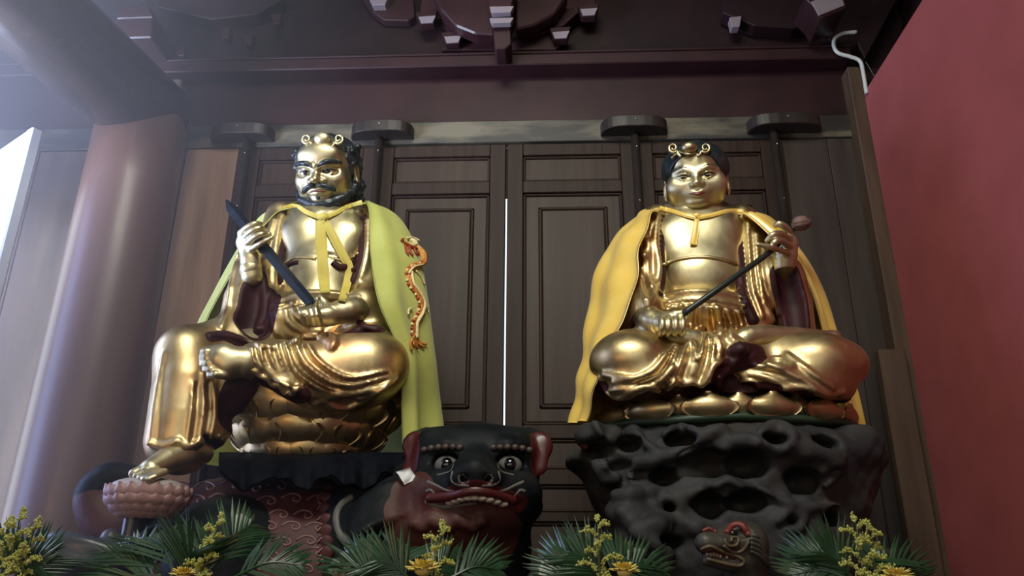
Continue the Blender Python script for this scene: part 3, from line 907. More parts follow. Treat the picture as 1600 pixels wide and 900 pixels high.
def scroll_orn(name, root, disc, sx, sy, Y, hw, dy=0):
    """gold disc between two curling scrolls on a thin band: the diadem of each statue"""
    c = P(disc[0], disc[1], Y); u = mpp(c)
    band = [(-hw, 16), (-hw*0.6, 7), (-16, 6), (0, 10), (16, 6), (hw*0.6, 7), (hw, 16)]
    orn = MB().tube([P(disc[0]+a, disc[1]+b, Y+0.0016*abs(a)) for a, b in band], 0.006, n=30, seg=8).build(name, GOLD, root)
    MB().ball(c, (sx*u, 0.03, sy*u), 20, 12).build('disc', GOLD, orn)
    for s in (-1, 1):
        sp = [(s*13, 14), (s*17, 10)]+[(s*(25+8*(1-t*0.7)*cos(-2.4+t*8.2)), 0-8*(1-t*0.7)*sin(-2.4+t*8.2)) for t in np.linspace(0, 1, 16)]
        MB().tube([P(disc[0]+a, disc[1]+b, Y) for a, b in sp], [0.0065]*8+[0.005]*(len(sp)-8), n=60, seg=8).build('scroll', GOLD, orn)
    return orn
# ================================================================== helpers for things laid over the statues
def bvh_of(*objs):
    V = []; Q = []; n = 0
    bpy.context.view_layer.update()
    for o in objs:
        me = o.data; mw = np.array(o.matrix_world)
        a = np.empty(len(me.vertices)*3, np.float32); me.vertices.foreach_get('co', a); a = a.reshape(-1, 3)
        a = a@mw[:3, :3].T+mw[:3, 3]
        V.extend(a.tolist())
        for p in me.polygons: Q.append([i+n for i in p.vertices])
        n += len(a)
    return BVHTree.FromPolygons(V, Q)
def cast(tree, pix, lift=0.0, dflt=None):
    out = []; last = dflt
    for a, b in pix:
        d = Vector(ray(a, b)).normalized()
        h = tree.ray_cast(Vector(EYE), d)
        if h[0] is not None:
            nn = h[1] if h[1].dot(d) < 0 else -h[1]
            p = np.array(h[0]+nn*lift); last = p[1]
        else:
            p = P(a, b, last if last is not None else -0.9)
        out.append(p)
    return np.array(out)
def smooth_pts(p, it=2):
    p = np.array(p)
    for _ in range(it): p[1:-1] = 0.25*p[:-2]+0.5*p[1:-1]+0.25*p[2:]
    return p
def ribbon(tree, pix, width_px, lift=0.006, th=0.003, n=30, it=3, wave=0.0, parent=None, name='ribbon', m=None):
    """flat cloth strip following the surface; pix is its centre line, width across it"""
    a = cr(np.asarray(pix, float), n)
    w = np.full(n, width_px, float) if np.isscalar(width_px) else np.interp(np.linspace(0, 1, n), np.linspace(0, 1, len(width_px)), width_px)
    t = np.gradient(a, axis=0); t /= np.linalg.norm(t, axis=1)[:, None]
    nr = np.stack([-t[:, 1], t[:, 0]], 1)
    rows = []
    c = smooth_pts(cast(tree, a, lift), it)
    for s in (-0.5, 0.0, 0.5):
        q = a+nr*w[:, None]*s
        pts = np.array([P(x, y, c[i][1]-lift*0.4*(s == 0)+wave*sin(i*0.7)*s) for i, (x, y) in enumerate(q)])
        rows.append(pts)
    v, f, _, _ = sheet(rows, 5, n, th)
    return link(name, npmesh(name, v, f), m, parent, (0, 0, 0))
def petal_me(w, h, bulge, tip=0.24, nu=11, nv=11, th=0.012, name='petal'):
    """one lotus petal: broad, bulging, with a soft point at the top; x across, z up, bulging to -y"""
    rows = []
    for i in range(nu):
        u = -1+2*i/(nu-1); r = []
        for j in range(nv):
            v = j/(nv-1)
            ww = w/2*(0.72+0.28*sin(pi*min(v*1.15, 1)))*(1-max(0, (v-0.4)/0.6)**3*0.75)
            z = h*v*(1-tip*abs(u)**1.7*v)
            y = -bulge*(1-abs(u)**2.2*0.85)*sin(pi*(0.18+0.76*v))
            y -= 0.055*w*max(0, (max(abs(u), v)-0.8)/0.2)        # raised rim
            r.append((u*ww, y, z))
        rows.append(np.array(r))
    v, f, _, _ = sheet(rows, nu, nv, th)
    return npmesh(name, v, f)
def ring_petals(parent, me, c, rx, ry, z, n, tilt, m, ph=0.0, arc=(-pi, 0.0), name='petal', jit=0.0, scl=None):
    """petals around an elliptical seat; arc limits them to the side that can be seen"""
    for k in range(n):
        a = arc[0]+(arc[1]-arc[0])*(k+0.5+ph)/n
        if a > arc[1]+0.05: continue
        o = link(name, me, m, parent, (c[0]+rx*cos(a), c[1]+ry*sin(a), z))
        nrm = atan2(sin(a)/ry, cos(a)/rx)
        o.rotation_euler = Euler((radians(tilt+rnd.uniform(-jit, jit)), 0, nrm+pi/2+radians(rnd.uniform(-jit, jit))), 'XYZ')
        if scl: o.scale = scl
YEL = mat('yellow_green_cloth', (0.38, 0.41, 0.09), 0.75, col2=(0.46, 0.49, 0.13), nscale=5, bump=0.06, bscale=300, sheen=0.2)
YELR = mat('yellow_ribbon_cloth', (0.55, 0.45, 0.08), 0.7, col2=(0.62, 0.52, 0.12), nscale=12, bump=0.05, bscale=200)
SATIN = mat('golden_satin', (0.78, 0.52, 0.09), 0.3, col2=(0.88, 0.64, 0.15), nscale=6, bump=0.1, bscale=20, sheen=0.15, spec=1.0)
GREYL = mat('grey_lining', (0.42, 0.42, 0.43), 0.6)
# ================================================================== LEFT STATUE
LB = P(480, 715, -0.85)
stL = thing('golden_statue', 'golden bearded seated statue with black moustache holding a sword', 'statue', tuple(LB))
def ro(name, me, m, root): return link(name, me, m, root, (0, 0, 0))
headL, partsL, hairL = make_head(True)
HM = rotm('Z', -6)@rotm('X', 26)@np.diag([1.13, 1, 1])
HC = P(511, 271, -0.80); HS = 0.312
place(headL, HM, HS, HC); place(hairL, HM, HS, HC)
# ---- bare body: chest, belly, arms, hands, feet
bl = P(360, 560, -1.4); bh = P(660, 300, -0.3)
fb = Field((-1.75, -1.5, 1.95), (-0.6, -0.4, 3.35), 0.0085)
def c_(px, py, Y): return P(px, py, Y)
fb.E(c_(508, 372, -0.70), (0.22, 0.17, 0.16), 0.02)                    # chest
for s in (-1, 1):
    fb.E(c_(508+s*34, 372, -0.80), (0.105, 0.085, 0.10), 0.06)        # breast
fb.E(c_(505, 440, -0.74), (0.20, 0.19, 0.19), 0.08)                    # belly
fb.E(c_(505, 500, -0.74), (0.21, 0.20, 0.15), 0.08)
fb.T([c_(448, 355, -0.68), c_(508, 334, -0.68), c_(570, 355, -0.68)], [0.07, 0.085, 0.07], 0.08)
fb.T([c_(508, 345, -0.73), c_(510, 305, -0.77)], [0.095, 0.085], 0.05)
for s in (-1, 1):
    fb.T([c_(508+s*8, 334, -0.85), c_(508+s*55, 330, -0.80)], [0.014, 0.008], 0.03)   # collar bones
    fb.T([c_(508+s*60, 390, -0.84), c_(508+s*35, 404, -0.89), c_(508+s*5, 398, -0.90)], 0.006, 0.02, op='cut')
# arms
fb.T([c_(442, 362, -0.68), c_(396, 452, -0.80), c_(392, 420, -0.99)], [0.075, 0.062, 0.045], 0.04)
fb.T([c_(572, 362, -0.68), c_(592, 465, -0.76), c_(560, 482, -1.0), c_(520, 490, -1.08)], [0.075, 0.065, 0.055, 0.042], 0.03, n=16)
# legs under the robe
fb.T([c_(455, 540, -0.75), c_(285, 560, -1.12), c_(300, 690, -1.10)], [0.11, 0.08, 0.05], 0.04)
fb.T([c_(545, 545, -0.75), c_(600, 575, -1.0), c_(430, 585, -1.12), c_(390, 570, -1.2)], [0.11, 0.09, 0.06, 0.05], 0.04)
# raised hand: a fine field of its own
fh = Field(c_(345, 445, -1.0)-np.array([0.03, 0.16, 0.0]), c_(440, 335, -0.95)+np.array([0.03, 0.16, 0.03]), 0.0042)
fh.T([c_(394, 432, -0.98), c_(391, 405, -1.0)], [0.044, 0.04], 0.02)
fh.T([c_(391, 404, -1.0), c_(384, 378, -1.02)], [0.038, 0.046], 0.02, flat=((0.3, 1, 0.2)/np.linalg.norm((0.3, 1, 0.2)), 0.6))
for pts, r in (([(377, 364, -1.03), (388, 355, -1.055), (398, 350, -1.06), (407, 350, -1.04)], 0.0135),
               ([(383, 371, -1.04), (394, 361, -1.075), (405, 357, -1.075), (413, 359, -1.05)], 0.014),
               ([(388, 379, -1.045), (399, 370, -1.08), (410, 366, -1.08), (418, 368, -1.055)], 0.0135),
               ([(393, 389, -1.035), (403, 383, -1.065), (414, 377, -1.075), (425, 371, -1.065)], 0.0115)):
    fh.T([c_(*p) for p in pts], [r*1.15, r*1.08, r, r*0.82], 0.005, n=14)
for kx, ky in ((379, 366), (385, 373), (389, 381), (393, 390)):
    fh.E(c_(kx, ky, -1.03), 0.0165, 0.012)
fh.T([c_(398, 402, -0.98), c_(412, 390, -0.96), c_(418, 378, -0.955), c_(420, 366, -0.965)], [0.022, 0.018, 0.016, 0.012], 0.012)   # thumb behind the blade
# lower hand, palm up
fg = Field(c_(455, 525, -1.1)-np.array([0.02, 0.16, 0.0]), c_(575, 455, -1.0)+np.array([0.02, 0.2, 0.02]), 0.0042)
fg.T([c_(560, 483, -1.0), c_(530, 488, -1.06), c_(512, 494, -1.09)], [0.055, 0.047, 0.04], 0.02)
fg.T([c_(512, 494, -1.09), c_(492, 497, -1.11)], [0.04, 0.044], 0.02, flat=(np.array([0, 0.35, 1])/np.linalg.norm([0, 0.35, 1]), 0.7))
for i, (x, y, tx, ty) in enumerate(((498, 505, 494, 474), (490, 506, 485, 477), (482, 505, 477, 481), (475, 502, 470, 483))):
    r = 0.0122-0.0006*i
    fg.T([c_(x+6, y-4, -1.08), c_(x, y, -1.12), c_(x-3, y-12, -1.155), c_((x+tx)/2-3, (y+ty)/2-6, -1.15), c_(tx, ty, -1.12), c_(tx+3, ty-2, -1.10)], [r*1.1, r*1.1, r, r, r*0.9, r*0.75], 0.007)
fg.T([c_(512, 486, -1.08), c_(508, 474, -1.07), c_(500, 466, -1.075), c_(495, 468, -1.09)], [0.024, 0.018, 0.016, 0.012], 0.01)   # thumb
# folded foot, toes to the left
ff = Field(c_(300, 610, -1.3)-np.array([0.0, 0.1, 0.0]), c_(440, 530, -1.2)+np.array([0, 0.15, 0.03]), 0.0045)
ff.T([c_(425, 572, -1.16), c_(385, 566, -1.22), c_(345, 563, -1.25)], [0.06, 0.058, 0.05], 0.02)
ff.T([c_(350, 556, -1.25), c_(326, 556, -1.255)], [0.045, 0.036], 0.02)
ff.T([c_(355, 575, -1.245), c_(334, 575, -1.25)], [0.045, 0.034], 0.02)
for i, (x, y) in enumerate(((313, 551), (313, 560), (315, 569), (319, 578), (327, 586))):
    r = (0.0150, 0.0135, 0.013, 0.0125, 0.0145)[i]
    ff.T([c_(x+24, y+1-0.1*i, -1.268), c_(x+10, y-1, -1.285), c_(x+2, y, -1.275)], [r*1.1, r*1.05, r], 0.007)
# hanging foot on the small lotus
fk = Field(c_(195, 765, -1.35)-np.array([0.02, 0.05, 0.0]), c_(340, 665, -1.15)+np.array([0.03, 0.2, 0.03]), 0.0048)
fk.T([c_(300, 660, -1.12), c_(302, 694, -1.12)], [0.055, 0.05], 0.03)
fk.T([c_(312, 706, -1.12), c_(296, 704, -1.16), c_(262, 719, -1.24), c_(236, 733, -1.30)], [0.05, 0.055, 0.046, 0.036], 0.03)
for i, (x, y, Y) in enumerate(((209, 740, -1.33), (214, 744, -1.35), (220, 747, -1.365), (226, 749, -1.375), (233, 749, -1.38))):
    r = (0.018, 0.0145, 0.0138, 0.013, 0.012)[i]
    fk.T([c_(x+24, y-11, Y+0.05), c_(x+9, y-4, Y+0.01), c_(x, y, Y)], [r*1.15, r, r*0.95], 0.008)
bodyL = joinmesh('body', headL, fb.mesh('b'), fh.mesh('h'), fg.mesh('g'), ff.mesh('f'), fk.mesh('k'))
ro('body', bodyL, GOLD, stL)
ro('hair', hairL, HAIR, stL)['label'] = 'black curly hair and jaw beard'
for nm, mb, m in partsL:
    place_mb(mb, HM, HS, HC).build(nm, m, stL)
scroll_orn('diadem', stL, (504, 217), 13.5, 11.5, -0.945, 32)

# ---- robe
fr = Field((-1.95, -1.5, 1.93), (-0.42, -0.35, 3.30), 0.0075)
# shoulders and back
fr.T([c_(446, 355, -0.66), c_(508, 345, -0.56), c_(574, 355, -0.66)], [0.082, 0.11, 0.085], 0.08)
fr.E(c_(508, 430, -0.56), (0.27, 0.14, 0.36), 0.08)
# sides of the robe coming down over the ribs
fr.T([c_(438, 338, -0.74), c_(428, 400, -0.80), c_(432, 460, -0.83), c_(415, 525, -0.92)], [0.065, 0.075, 0.07, 0.06], 0.05, n=14)
fr.T([c_(580, 338, -0.74), c_(580, 400, -0.80), c_(572, 450, -0.83), c_(590, 520, -0.92)], [0.06, 0.07, 0.07, 0.07], 0.05, n=14)
# sleeves
fr.T([c_(438, 366, -0.68), c_(398, 440, -0.78), c_(396, 445, -0.86)], [0.085, 0.085, 0.085], 0.05)
fr.T([c_(394, 425, -0.90), c_(386, 470, -0.92), c_(378, 515, -0.93)], [0.07, 0.095, 0.092], 0.05)
fr.T([c_(576, 366, -0.68), c_(588, 452, -0.72), c_(578, 474, -0.88), c_(566, 478, -0.97)], [0.078, 0.075, 0.078, 0.074], 0.05, n=12)
fr.T([c_(582, 485, -0.88), c_(584, 512, -0.90)], [0.085, 0.08], 0.05)
# waist cloth
fr.E(c_(490, 492, -0.82), (0.20, 0.17, 0.10), 0.05)
fr.E(c_(470, 510, -0.86), (0.15, 0.14, 0.085), 0.05)
fr.T([c_(432, 476, -0.88), c_(470, 466, -0.95), (c_(515, 464, -0.96)), c_(562, 470, -0.90)], [0.03, 0.032, 0.032, 0.03], 0.015, n=16)
# lap, hanging leg
fr.T([c_(440, 545, -0.80), c_(360, 540, -0.98), c_(288, 556, -1.12)], [0.135, 0.125, 0.10], 0.05)
fr.T([c_(292, 552, -1.12), c_(292, 600, -1.13), c_(288, 655, -1.13), c_(283, 688, -1.13)], [0.105, 0.115, 0.125, 0.125], 0.04)
fr.T([c_(262, 548, -1.10), c_(252, 620, -1.12), c_(246, 690, -1.12)], [0.035, 0.03, 0.03], 0.05)
fr.T([c_(318, 575, -1.10), c_(328, 630, -1.08), c_(325, 680, -1.10)], [0.06, 0.065, 0.06], 0.05)
# folded leg
fr.T([c_(530, 560, -0.80), c_(588, 568, -0.95)], [0.15, 0.14], 0.05)
fr.E(c_(565, 568, -1.0), (0.17, 0.16, 0.125), 0.06)
fr.T([c_(575, 578, -1.04), c_(500, 580, -1.10), c_(432, 566, -1.16), c_(397, 560, -1.19)], [0.13, 0.115, 0.085, 0.060], 0.05, n=14)
fr.T([c_(560, 605, -1.02), c_(500, 620, -1.07), c_(470, 600, -1.12)], [0.075, 0.06, 0.06], 0.05, n=10)
# cloth hanging under the folded leg
fr.T([c_(590, 600, -0.98), c_(555, 624, -1.03), c_(515, 628, -1.05), c_(480, 626, -1.06)], [0.05, 0.045, 0.035, 0.03], 0.04, n=14)
fr.T([c_(400, 570, -1.19), c_(430, 588, -1.16), c_(470, 606, -1.12), c_(520, 624, -1.08)], [0.05, 0.045, 0.045, 0.045], 0.04, n=14)
# under-cloth beside the shin
fr.T([c_(425, 590, -1.06), c_(385, 596, -1.1), c_(348, 612, -1.12), c_(336, 640, -1.11), c_(345, 672, -1.08)], [0.05, 0.05, 0.045, 0.045, 0.04], 0.03, n=16)
fr.T([c_(425, 590, -1.05), c_(390, 610, -1.08), c_(362, 640, -1.08)], [0.05, 0.06, 0.05], 0.04, op='paint')
fr.T([c_(420, 606, -1.06), c_(388, 612, -1.085), c_(362, 632, -1.08)], [0.03, 0.045, 0.045], 0.03)
# hollows: inside of the raised sleeve, inside of the other cuff, under the hem
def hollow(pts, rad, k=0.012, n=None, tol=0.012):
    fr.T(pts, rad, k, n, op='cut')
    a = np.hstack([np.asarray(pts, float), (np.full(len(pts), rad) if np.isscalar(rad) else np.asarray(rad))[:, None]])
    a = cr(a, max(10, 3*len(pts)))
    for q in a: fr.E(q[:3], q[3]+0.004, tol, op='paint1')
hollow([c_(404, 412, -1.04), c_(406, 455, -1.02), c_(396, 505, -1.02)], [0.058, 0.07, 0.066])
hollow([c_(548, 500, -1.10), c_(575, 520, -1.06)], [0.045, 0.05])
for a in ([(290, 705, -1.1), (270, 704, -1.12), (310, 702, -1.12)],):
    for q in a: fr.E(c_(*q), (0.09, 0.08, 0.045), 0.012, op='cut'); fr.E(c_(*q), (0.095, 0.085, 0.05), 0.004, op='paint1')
# lapels: a maroon edge along the opening of the robe on each side
def lap(pix, rad, Yoff=0.0, k=0.01, paint=True):
    q = fr.hit(cr(pix, 20)); fr.T(q, rad, k)
    if paint:
        for p in q: fr.E(p+np.array([0, -rad*0.3, 0]), rad*1.0, 0.004, op='paint1')
lap([(452, 335), (446, 370), (438, 405), (436, 440)], 0.016)
lap([(568, 340), (566, 380), (562, 410), (552, 440)], 0.016)
fr.fold([(458, 334), (453, 372), (446, 410), (444, 446), (436, 480), (432, 520)], 0.010, 0.008)
fr.fold([(440, 338), (432, 380), (426, 430), (428, 470), (418, 510), (400, 522)], 0.014, 0.02)
fr.fold([(428, 345), (416, 390), (412, 430), (414, 480), (404, 515)], 0.013, 0.02)
fr.fold([(576, 345), (575, 385), (570, 415), (562, 440)], 0.012, 0.02)
# belly cloth folds
for pix, r in (([(446, 478), (450, 500), (468, 514), (500, 518)], 0.012), ([(436, 480), (438, 506), (456, 524), (490, 530)], 0.013), ([(458, 474), (462, 492), (480, 506)], 0.010),
               ([(428, 490), (430, 515), (444, 530)], 0.012), ([(560, 476), (552, 500), (530, 515)], 0.011), ([(470, 474), (476, 488), (486, 496)], 0.008)):
    fr.fold(pix, r, r*1.2)
fr.fold([(432, 470), (470, 459), (515, 458), (562, 464)], 0.007, 0.006); fr.fold([(432, 482), (470, 473), (515, 471), (560, 478)], 0.007, 0.006, op='cut', lift=0)
# thigh drapery: folds fall from the ankle and sweep right towards the knee
for pix, r in (([(480, 540), (500, 568), (545, 590), (605, 580)], 0.012), ([(459, 536), (481, 572), (537, 601), (608, 588)], 0.014), ([(444, 538), (466, 584), (512, 611), (562, 611), (604, 598)], 0.014), ([(432, 540), (448, 584), (484, 612), (530, 622)], 0.013),
               ([(419, 541), (432, 576), (462, 606), (491, 624)], 0.013), ([(406, 543), (412, 566), (430, 588), (452, 604)], 0.012), ([(394, 546), (398, 562), (408, 576)], 0.011), ([(560, 622), (590, 608), (614, 590)], 0.011)):
    fr.fold(pix, [r*0.8]+[r]*(len(pix)-2)+[r*0.5], r*0.8, lift=0.5)
for pix, r in (([(470, 538), (490, 570), (540, 596), (604, 585)], 0.010), ([(452, 537), (474, 578), (524, 606), (585, 600)], 0.011), ([(438, 540), (457, 585), (496, 612), (545, 617)], 0.011), ([(425, 541), (440, 580), (472, 609), (505, 622)], 0.010), ([(412, 543), (421, 570), (446, 598)], 0.009), ([(400, 546), (404, 562), (418, 580)], 0.008)):
    fr.fold(pix, [r*0.6]+[r]*(len(pix)-2)+[r*0.5], 0.009, op='cut', lift=0.5)
# scalloped hem rim
fr.fold([(378, 546), (375, 556), (387, 574), (402, 580), (406, 588), (419, 590), (426, 602), (436, 600), (446, 614), (456, 616), (466, 606), (474, 610), (484, 628), (494, 630), (506, 624), (520, 636), (540, 638), (556, 632), (590, 614), (618, 590)], 0.011, 0.008)
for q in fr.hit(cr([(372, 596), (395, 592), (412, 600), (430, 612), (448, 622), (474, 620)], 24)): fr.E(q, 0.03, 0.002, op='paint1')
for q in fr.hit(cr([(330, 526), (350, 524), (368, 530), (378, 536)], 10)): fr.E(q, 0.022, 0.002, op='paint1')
# hanging leg: soft pleats and hem
for pix, r in (([(256, 552), (246, 620), (238, 690)], 0.012), ([(302, 600), (300, 645), (294, 694)], 0.010), ([(318, 585), (316, 640), (308, 694)], 0.013), ([(332, 590), (334, 640), (326, 690)], 0.012)):
    fr.fold(pix, [r*0.4]+[r]*(len(pix)-1), r*1.4)
for pix in ([(309, 600), (306, 650), (300, 694)], [(325, 600), (326, 645), (318, 692)]):
    fr.fold(pix, [0.006, 0.012, 0.012], 0.012, op='cut', lift=0.4)
fr.fold([(234, 692), (250, 697), (268, 694), (278, 688), (290, 698), (304, 694), (316, 688), (330, 694), (342, 682)], 0.011, 0.012)
# thigh top seam and sash knot over the lap
fr.fold([(330, 524), (360, 526), (395, 536), (425, 544)], 0.008, 0.01)
for pix, r in (([(462, 535), (480, 526), (500, 530), (520, 540)], 0.014), ([(500, 528), (515, 522), (524, 532), (518, 544)], 0.012)):
    fr.fold(pix, r, 0.012)
# cuff rims
lap([(374, 398), (362, 440), (356, 480), (346, 512)], 0.012, paint=False)
lap([(536, 470), (546, 474), (552, 490), (566, 508), (584, 516)], 0.010)
ro('robe', fr.mesh('robe'), ROBE, stL)
# ================================================================== things on the left statue
bodyLo = [o for o in bpy.data.objects if o.parent == stL and o.name.startswith(('body', 'robe'))]
treeL = bvh_of(*bodyLo)
# sword through both hands
a, b_ = P(351, 313, -0.93), P(486, 474, -1.135)
ax = (b_-a)/np.linalg.norm(b_-a)
fr3 = frame3(ax, np.array([0.25, -1, 0.2]))
L_ = np.linalg.norm(b_-a)
bm = bmesh.new()
sec = [(-0.024, 0), (0, -0.011), (0.024, 0), (0, 0.011)]
st_ = [(0.0, 0.15, -0.3), (0.07, 1.0, 0.0), (L_*0.92, 0.92, 0), (L_, 0.9, 0)]
rings = []
for t, sc_, sh in st_:
    rings.append([bm.verts.new(tuple(a+fr3@np.array([t, -y*sc_, x*sc_+sh*0.024]))) for x, y in sec])
for i in range(len(rings)-1):
    for j in range(4):
        bm.faces.new((rings[i][j], rings[i][(j+1) % 4], rings[i+1][(j+1) % 4], rings[i+1][j]))
bm.faces.new(rings[0]); bm.faces.new(rings[-1][::-1])
BLADE = mat('blue_black_blade', (0.016, 0.024, 0.04), 0.25, 0.4, col2=(0.03, 0.042, 0.065), nscale=10, spec=0.6)
sw = link('sword', fin(bm, 'sword'), BLADE)
tag(sw, 'dark blue-black sword blade held across the bearded statue', 'sword')
# lower garment edge and knot under the chest
for pix, m_, r_ in (([(446, 412), (458, 404), (476, 402), (494, 405)], GOLDR, 0.007), ([(522, 404), (534, 408), (548, 404), (560, 396)], GOLDR, 0.007), ([(520, 410), (530, 418), (542, 416), (552, 408)], MAROON, 0.016), ([(540, 418), (548, 424), (556, 420)], MAROON, 0.012), ([(446, 418), (456, 412), (466, 410)], MAROON, 0.010)):
    MB().tube(smooth_pts(cast(treeL, cr(pix, 16), 0.001), 2), r_, seg=8).build('garment_edge', m_, stL)
# cape
cz = [[(452, 324, -.83), (430, 326, -.70), (470, 314, -.58), (510, 310, -.54), (548, 312, -.58), (575, 314, -.70), (566, 317, -.80), (560, 319, -.84)],
      [(428, 335, -.83), (401, 344, -.66), (440, 330, -.46), (508, 326, -.43), (580, 330, -.48), (624, 342, -.66), (600, 328, -.82), (576, 323, -.87)],
      [(392, 380, -.86), (370, 396, -.64), (420, 405, -.46), (508, 405, -.41), (600, 400, -.46), (654, 398, -.70), (622, 395, -.94), (579, 395, -.98)],
      [(347, 452, -.76), (338, 462, -.60), (410, 470, -.44), (508, 470, -.39), (600, 470, -.44), (668, 466, -.72), (634, 468, -1.0), (593, 470, -1.09)],
      [(314, 525, -.69), (306, 536, -.56), (400, 550, -.42), (508, 550, -.38), (606, 560, -.44), (676, 556, -.70), (655, 556, -.93), (627, 552, -1.04)],
      [(304, 620, -.64), (298, 625, -.54), (400, 640, -.41), (508, 640, -.37), (610, 640, -.43), (683, 622, -.64), (660, 634, -.86), (629, 640, -.95)],
      [(318, 724, -.62), (312, 724, -.52), (400, 735, -.40), (508, 735, -.36), (615, 735, -.42), (691, 684, -.63), (664, 700, -.84), (630, 720, -.93)]]
rows = [[P(*q) for q in r] for r in cz]
def foldL(u, v):
    f = 0.012*np.sin(v*46)*np.clip(u*1.6-0.1, 0, 1)*np.clip((v-0.62)*6, 0, 1)
    f += 0.02*np.sin(v*30+1.0)*np.clip(u*2-0.9, 0, 1)*np.clip((v-0.7)*6, 0, 1)
    f += 0.006*np.sin(v*60)*np.clip((0.2-v)*8, 0, 1)
    return f
v, f, _, _ = sheet(rows, 90, 110, 0.006, foldL)
capeL = thing('cape', 'yellow-green cloth cape with embroidered dragon on the bearded statue', 'cape', tuple(P(640, 715, -.8)))
clothL = link('cloth', npmesh('cape', v, f), YEL, capeL, (0, 0, 0))
treeC = bvh_of(clothL)
# embroidered dragon lying on the cloth
EMO = mat('orange_embroidery', (0.42, 0.11, 0.015), 0.5, col2=(0.62, 0.30, 0.06), nscale=60, contrast=(0.4, 0.6), bump=0.4, bscale=160)
EMW = mat('pale_gold_embroidery', (0.62, 0.52, 0.22), 0.45, col2=(0.75, 0.68, 0.42), nscale=80, bump=0.4, bscale=160)
EMR = mat('red_embroidery', (0.30, 0.035, 0.012), 0.55)
path = [(652, 384), (661, 396), (660, 410), (645, 416), (637, 426), (640, 444), (650, 458), (657, 474), (654, 490), (646, 504), (645, 520), (645, 528)]
pp = smooth_pts(cast(treeC, cr(path, 60), 0.003, -0.75), 1)
dr = MB().tube(pp, np.interp(np.linspace(0, 1, 60), [0, 0.1, 0.5, 0.75, 1], [0.012, 0.018, 0.017, 0.016, 0.008]), seg=8, flat=0.35, up=(0.3, -1, 0.2)).build('embroidered_dragon', EMO, capeL)
def emb(name, pix, r, m, n=20, lift=0.007):
    p = smooth_pts(cast(treeC, cr(pix, n), lift, -0.75), 1)
    MB().tube(p, r, seg=6, flat=0.5, up=(0.3, -1, 0.2)).build(name, m, dr)
emb('belly', [(a+3.5, c) for a, c in path[4:]], 0.008, EMW, 50, 0.011)
emb('belly', [(a-1, c+3) for a, c in path[1:5]], 0.006, EMW, 24, 0.011)
hp = cast(treeC, [(642, 379)], 0.006, -0.75)[0]
MB().ball(hp, (0.030, 0.008, 0.018), 12, 8, rotm('Y', 25)).build('head', EMW, dr)
emb('jaw', [(630, 380), (640, 386), (650, 390)], 0.007, EMR)
for q in ([(632, 384), (634, 394), (637, 399)], [(638, 386), (640, 396), (644, 401)], [(645, 388), (648, 396), (652, 400)], [(629, 374), (626, 378)]):
    emb('mane', q, 0.006, EMR, 10)
for q in ([(634, 374), (646, 371), (656, 376)], [(640, 378), (650, 380), (658, 388)]):
    emb('horn', q, 0.006, EMW, 10, 0.01)
for q in ([(648, 424), (656, 432), (662, 446)], [(660, 478), (666, 482), (668, 490)], [(642, 482), (637, 484), (636, 492)]):
    emb('claw', q, 0.005, EMW, 10)
for i in range(6):
    emb('tail_flame', [(645, 524), (645+i*3.5-5, 536), (648+i*4.6-6, 546+(-1)**i*2-1.2*i)], 0.0055, EMO, 12)
for k in range(26):
    t = 0.08+0.86*k/25; q = cr(path, 60)[int(t*59)]
    p = cast(treeC, [(q[0]-3.5, q[1]+0.5)], 0.006, -0.75)[0]
    MB().ball(p, (0.0075, 0.004, 0.006), 8, 5).build('spine_scale', EMR if k % 2 else EMW, dr)
# ties
tie = thing('cape_ribbon', 'yellow ribbon tied at the throat of the bearded statue', 'ribbon', tuple(P(505, 340, -.95)))
ribbon(treeL, [(440, 326), (462, 322), (480, 332), (503, 341)], 6, 0.012, 0.006, it=6, parent=tie, name='neck_cord', m=YELR)
ribbon(treeL, [(566, 316), (545, 322), (525, 332), (506, 341)], 6, 0.012, 0.006, it=6, parent=tie, name='neck_cord', m=YELR)
MB().ball(cast(treeL, [(506, 342)], 0.014)[0], (0.026, 0.016, 0.02), 14, 9).build('knot', YELR, tie)
ribbon(treeL, [(500, 344), (502, 380), (505, 420), (508, 457)], [14, 18, 17, 16], 0.016, 0.003, it=8, parent=tie, name='tail', m=YELR)
ribbon(treeL, [(508, 346), (522, 372), (538, 402), (546, 418), (543, 440), (534, 470)], [10, 14, 13, 12, 13, 12], 0.02, 0.003, it=8, parent=tie, name='tail', m=YELR)
# lotus seat
PETG = GOLDR
lc = P(485, 660, -0.80)
ls = thing('lotus_throne', 'golden lotus seat of overlapping rounded petals under the bearded statue', 'lotus seat', tuple(P(478, 716, -0.80)))
zb0 = P(478, 712, -1.05)[2]+0.01; zt0 = P(478, 590, -1.0)[2]
core = [(0.0, zb0), (0.19, zb0), (0.22, zb0+0.06), (0.27, zb0+0.17), (0.30, zb0+0.28), (0.28, zt0-0.02), (0.0, zt0-0.01)]
V = []; Q = []; N_ = 36
for r_, z_ in core:
    for k in range(N_):
        V.append((lc[0]+r_*1.08*cos(2*pi*k/N_), lc[1]+r_*0.9*sin(2*pi*k/N_), z_))
for i in range(len(core)-1):
    for k in range(N_): Q.append((i*N_+k, i*N_+(k+1) % N_, (i+1)*N_+(k+1) % N_, (i+1)*N_+k))
link('core', pydata('core', V, Q), GOLDR, ls, (0, 0, 0))
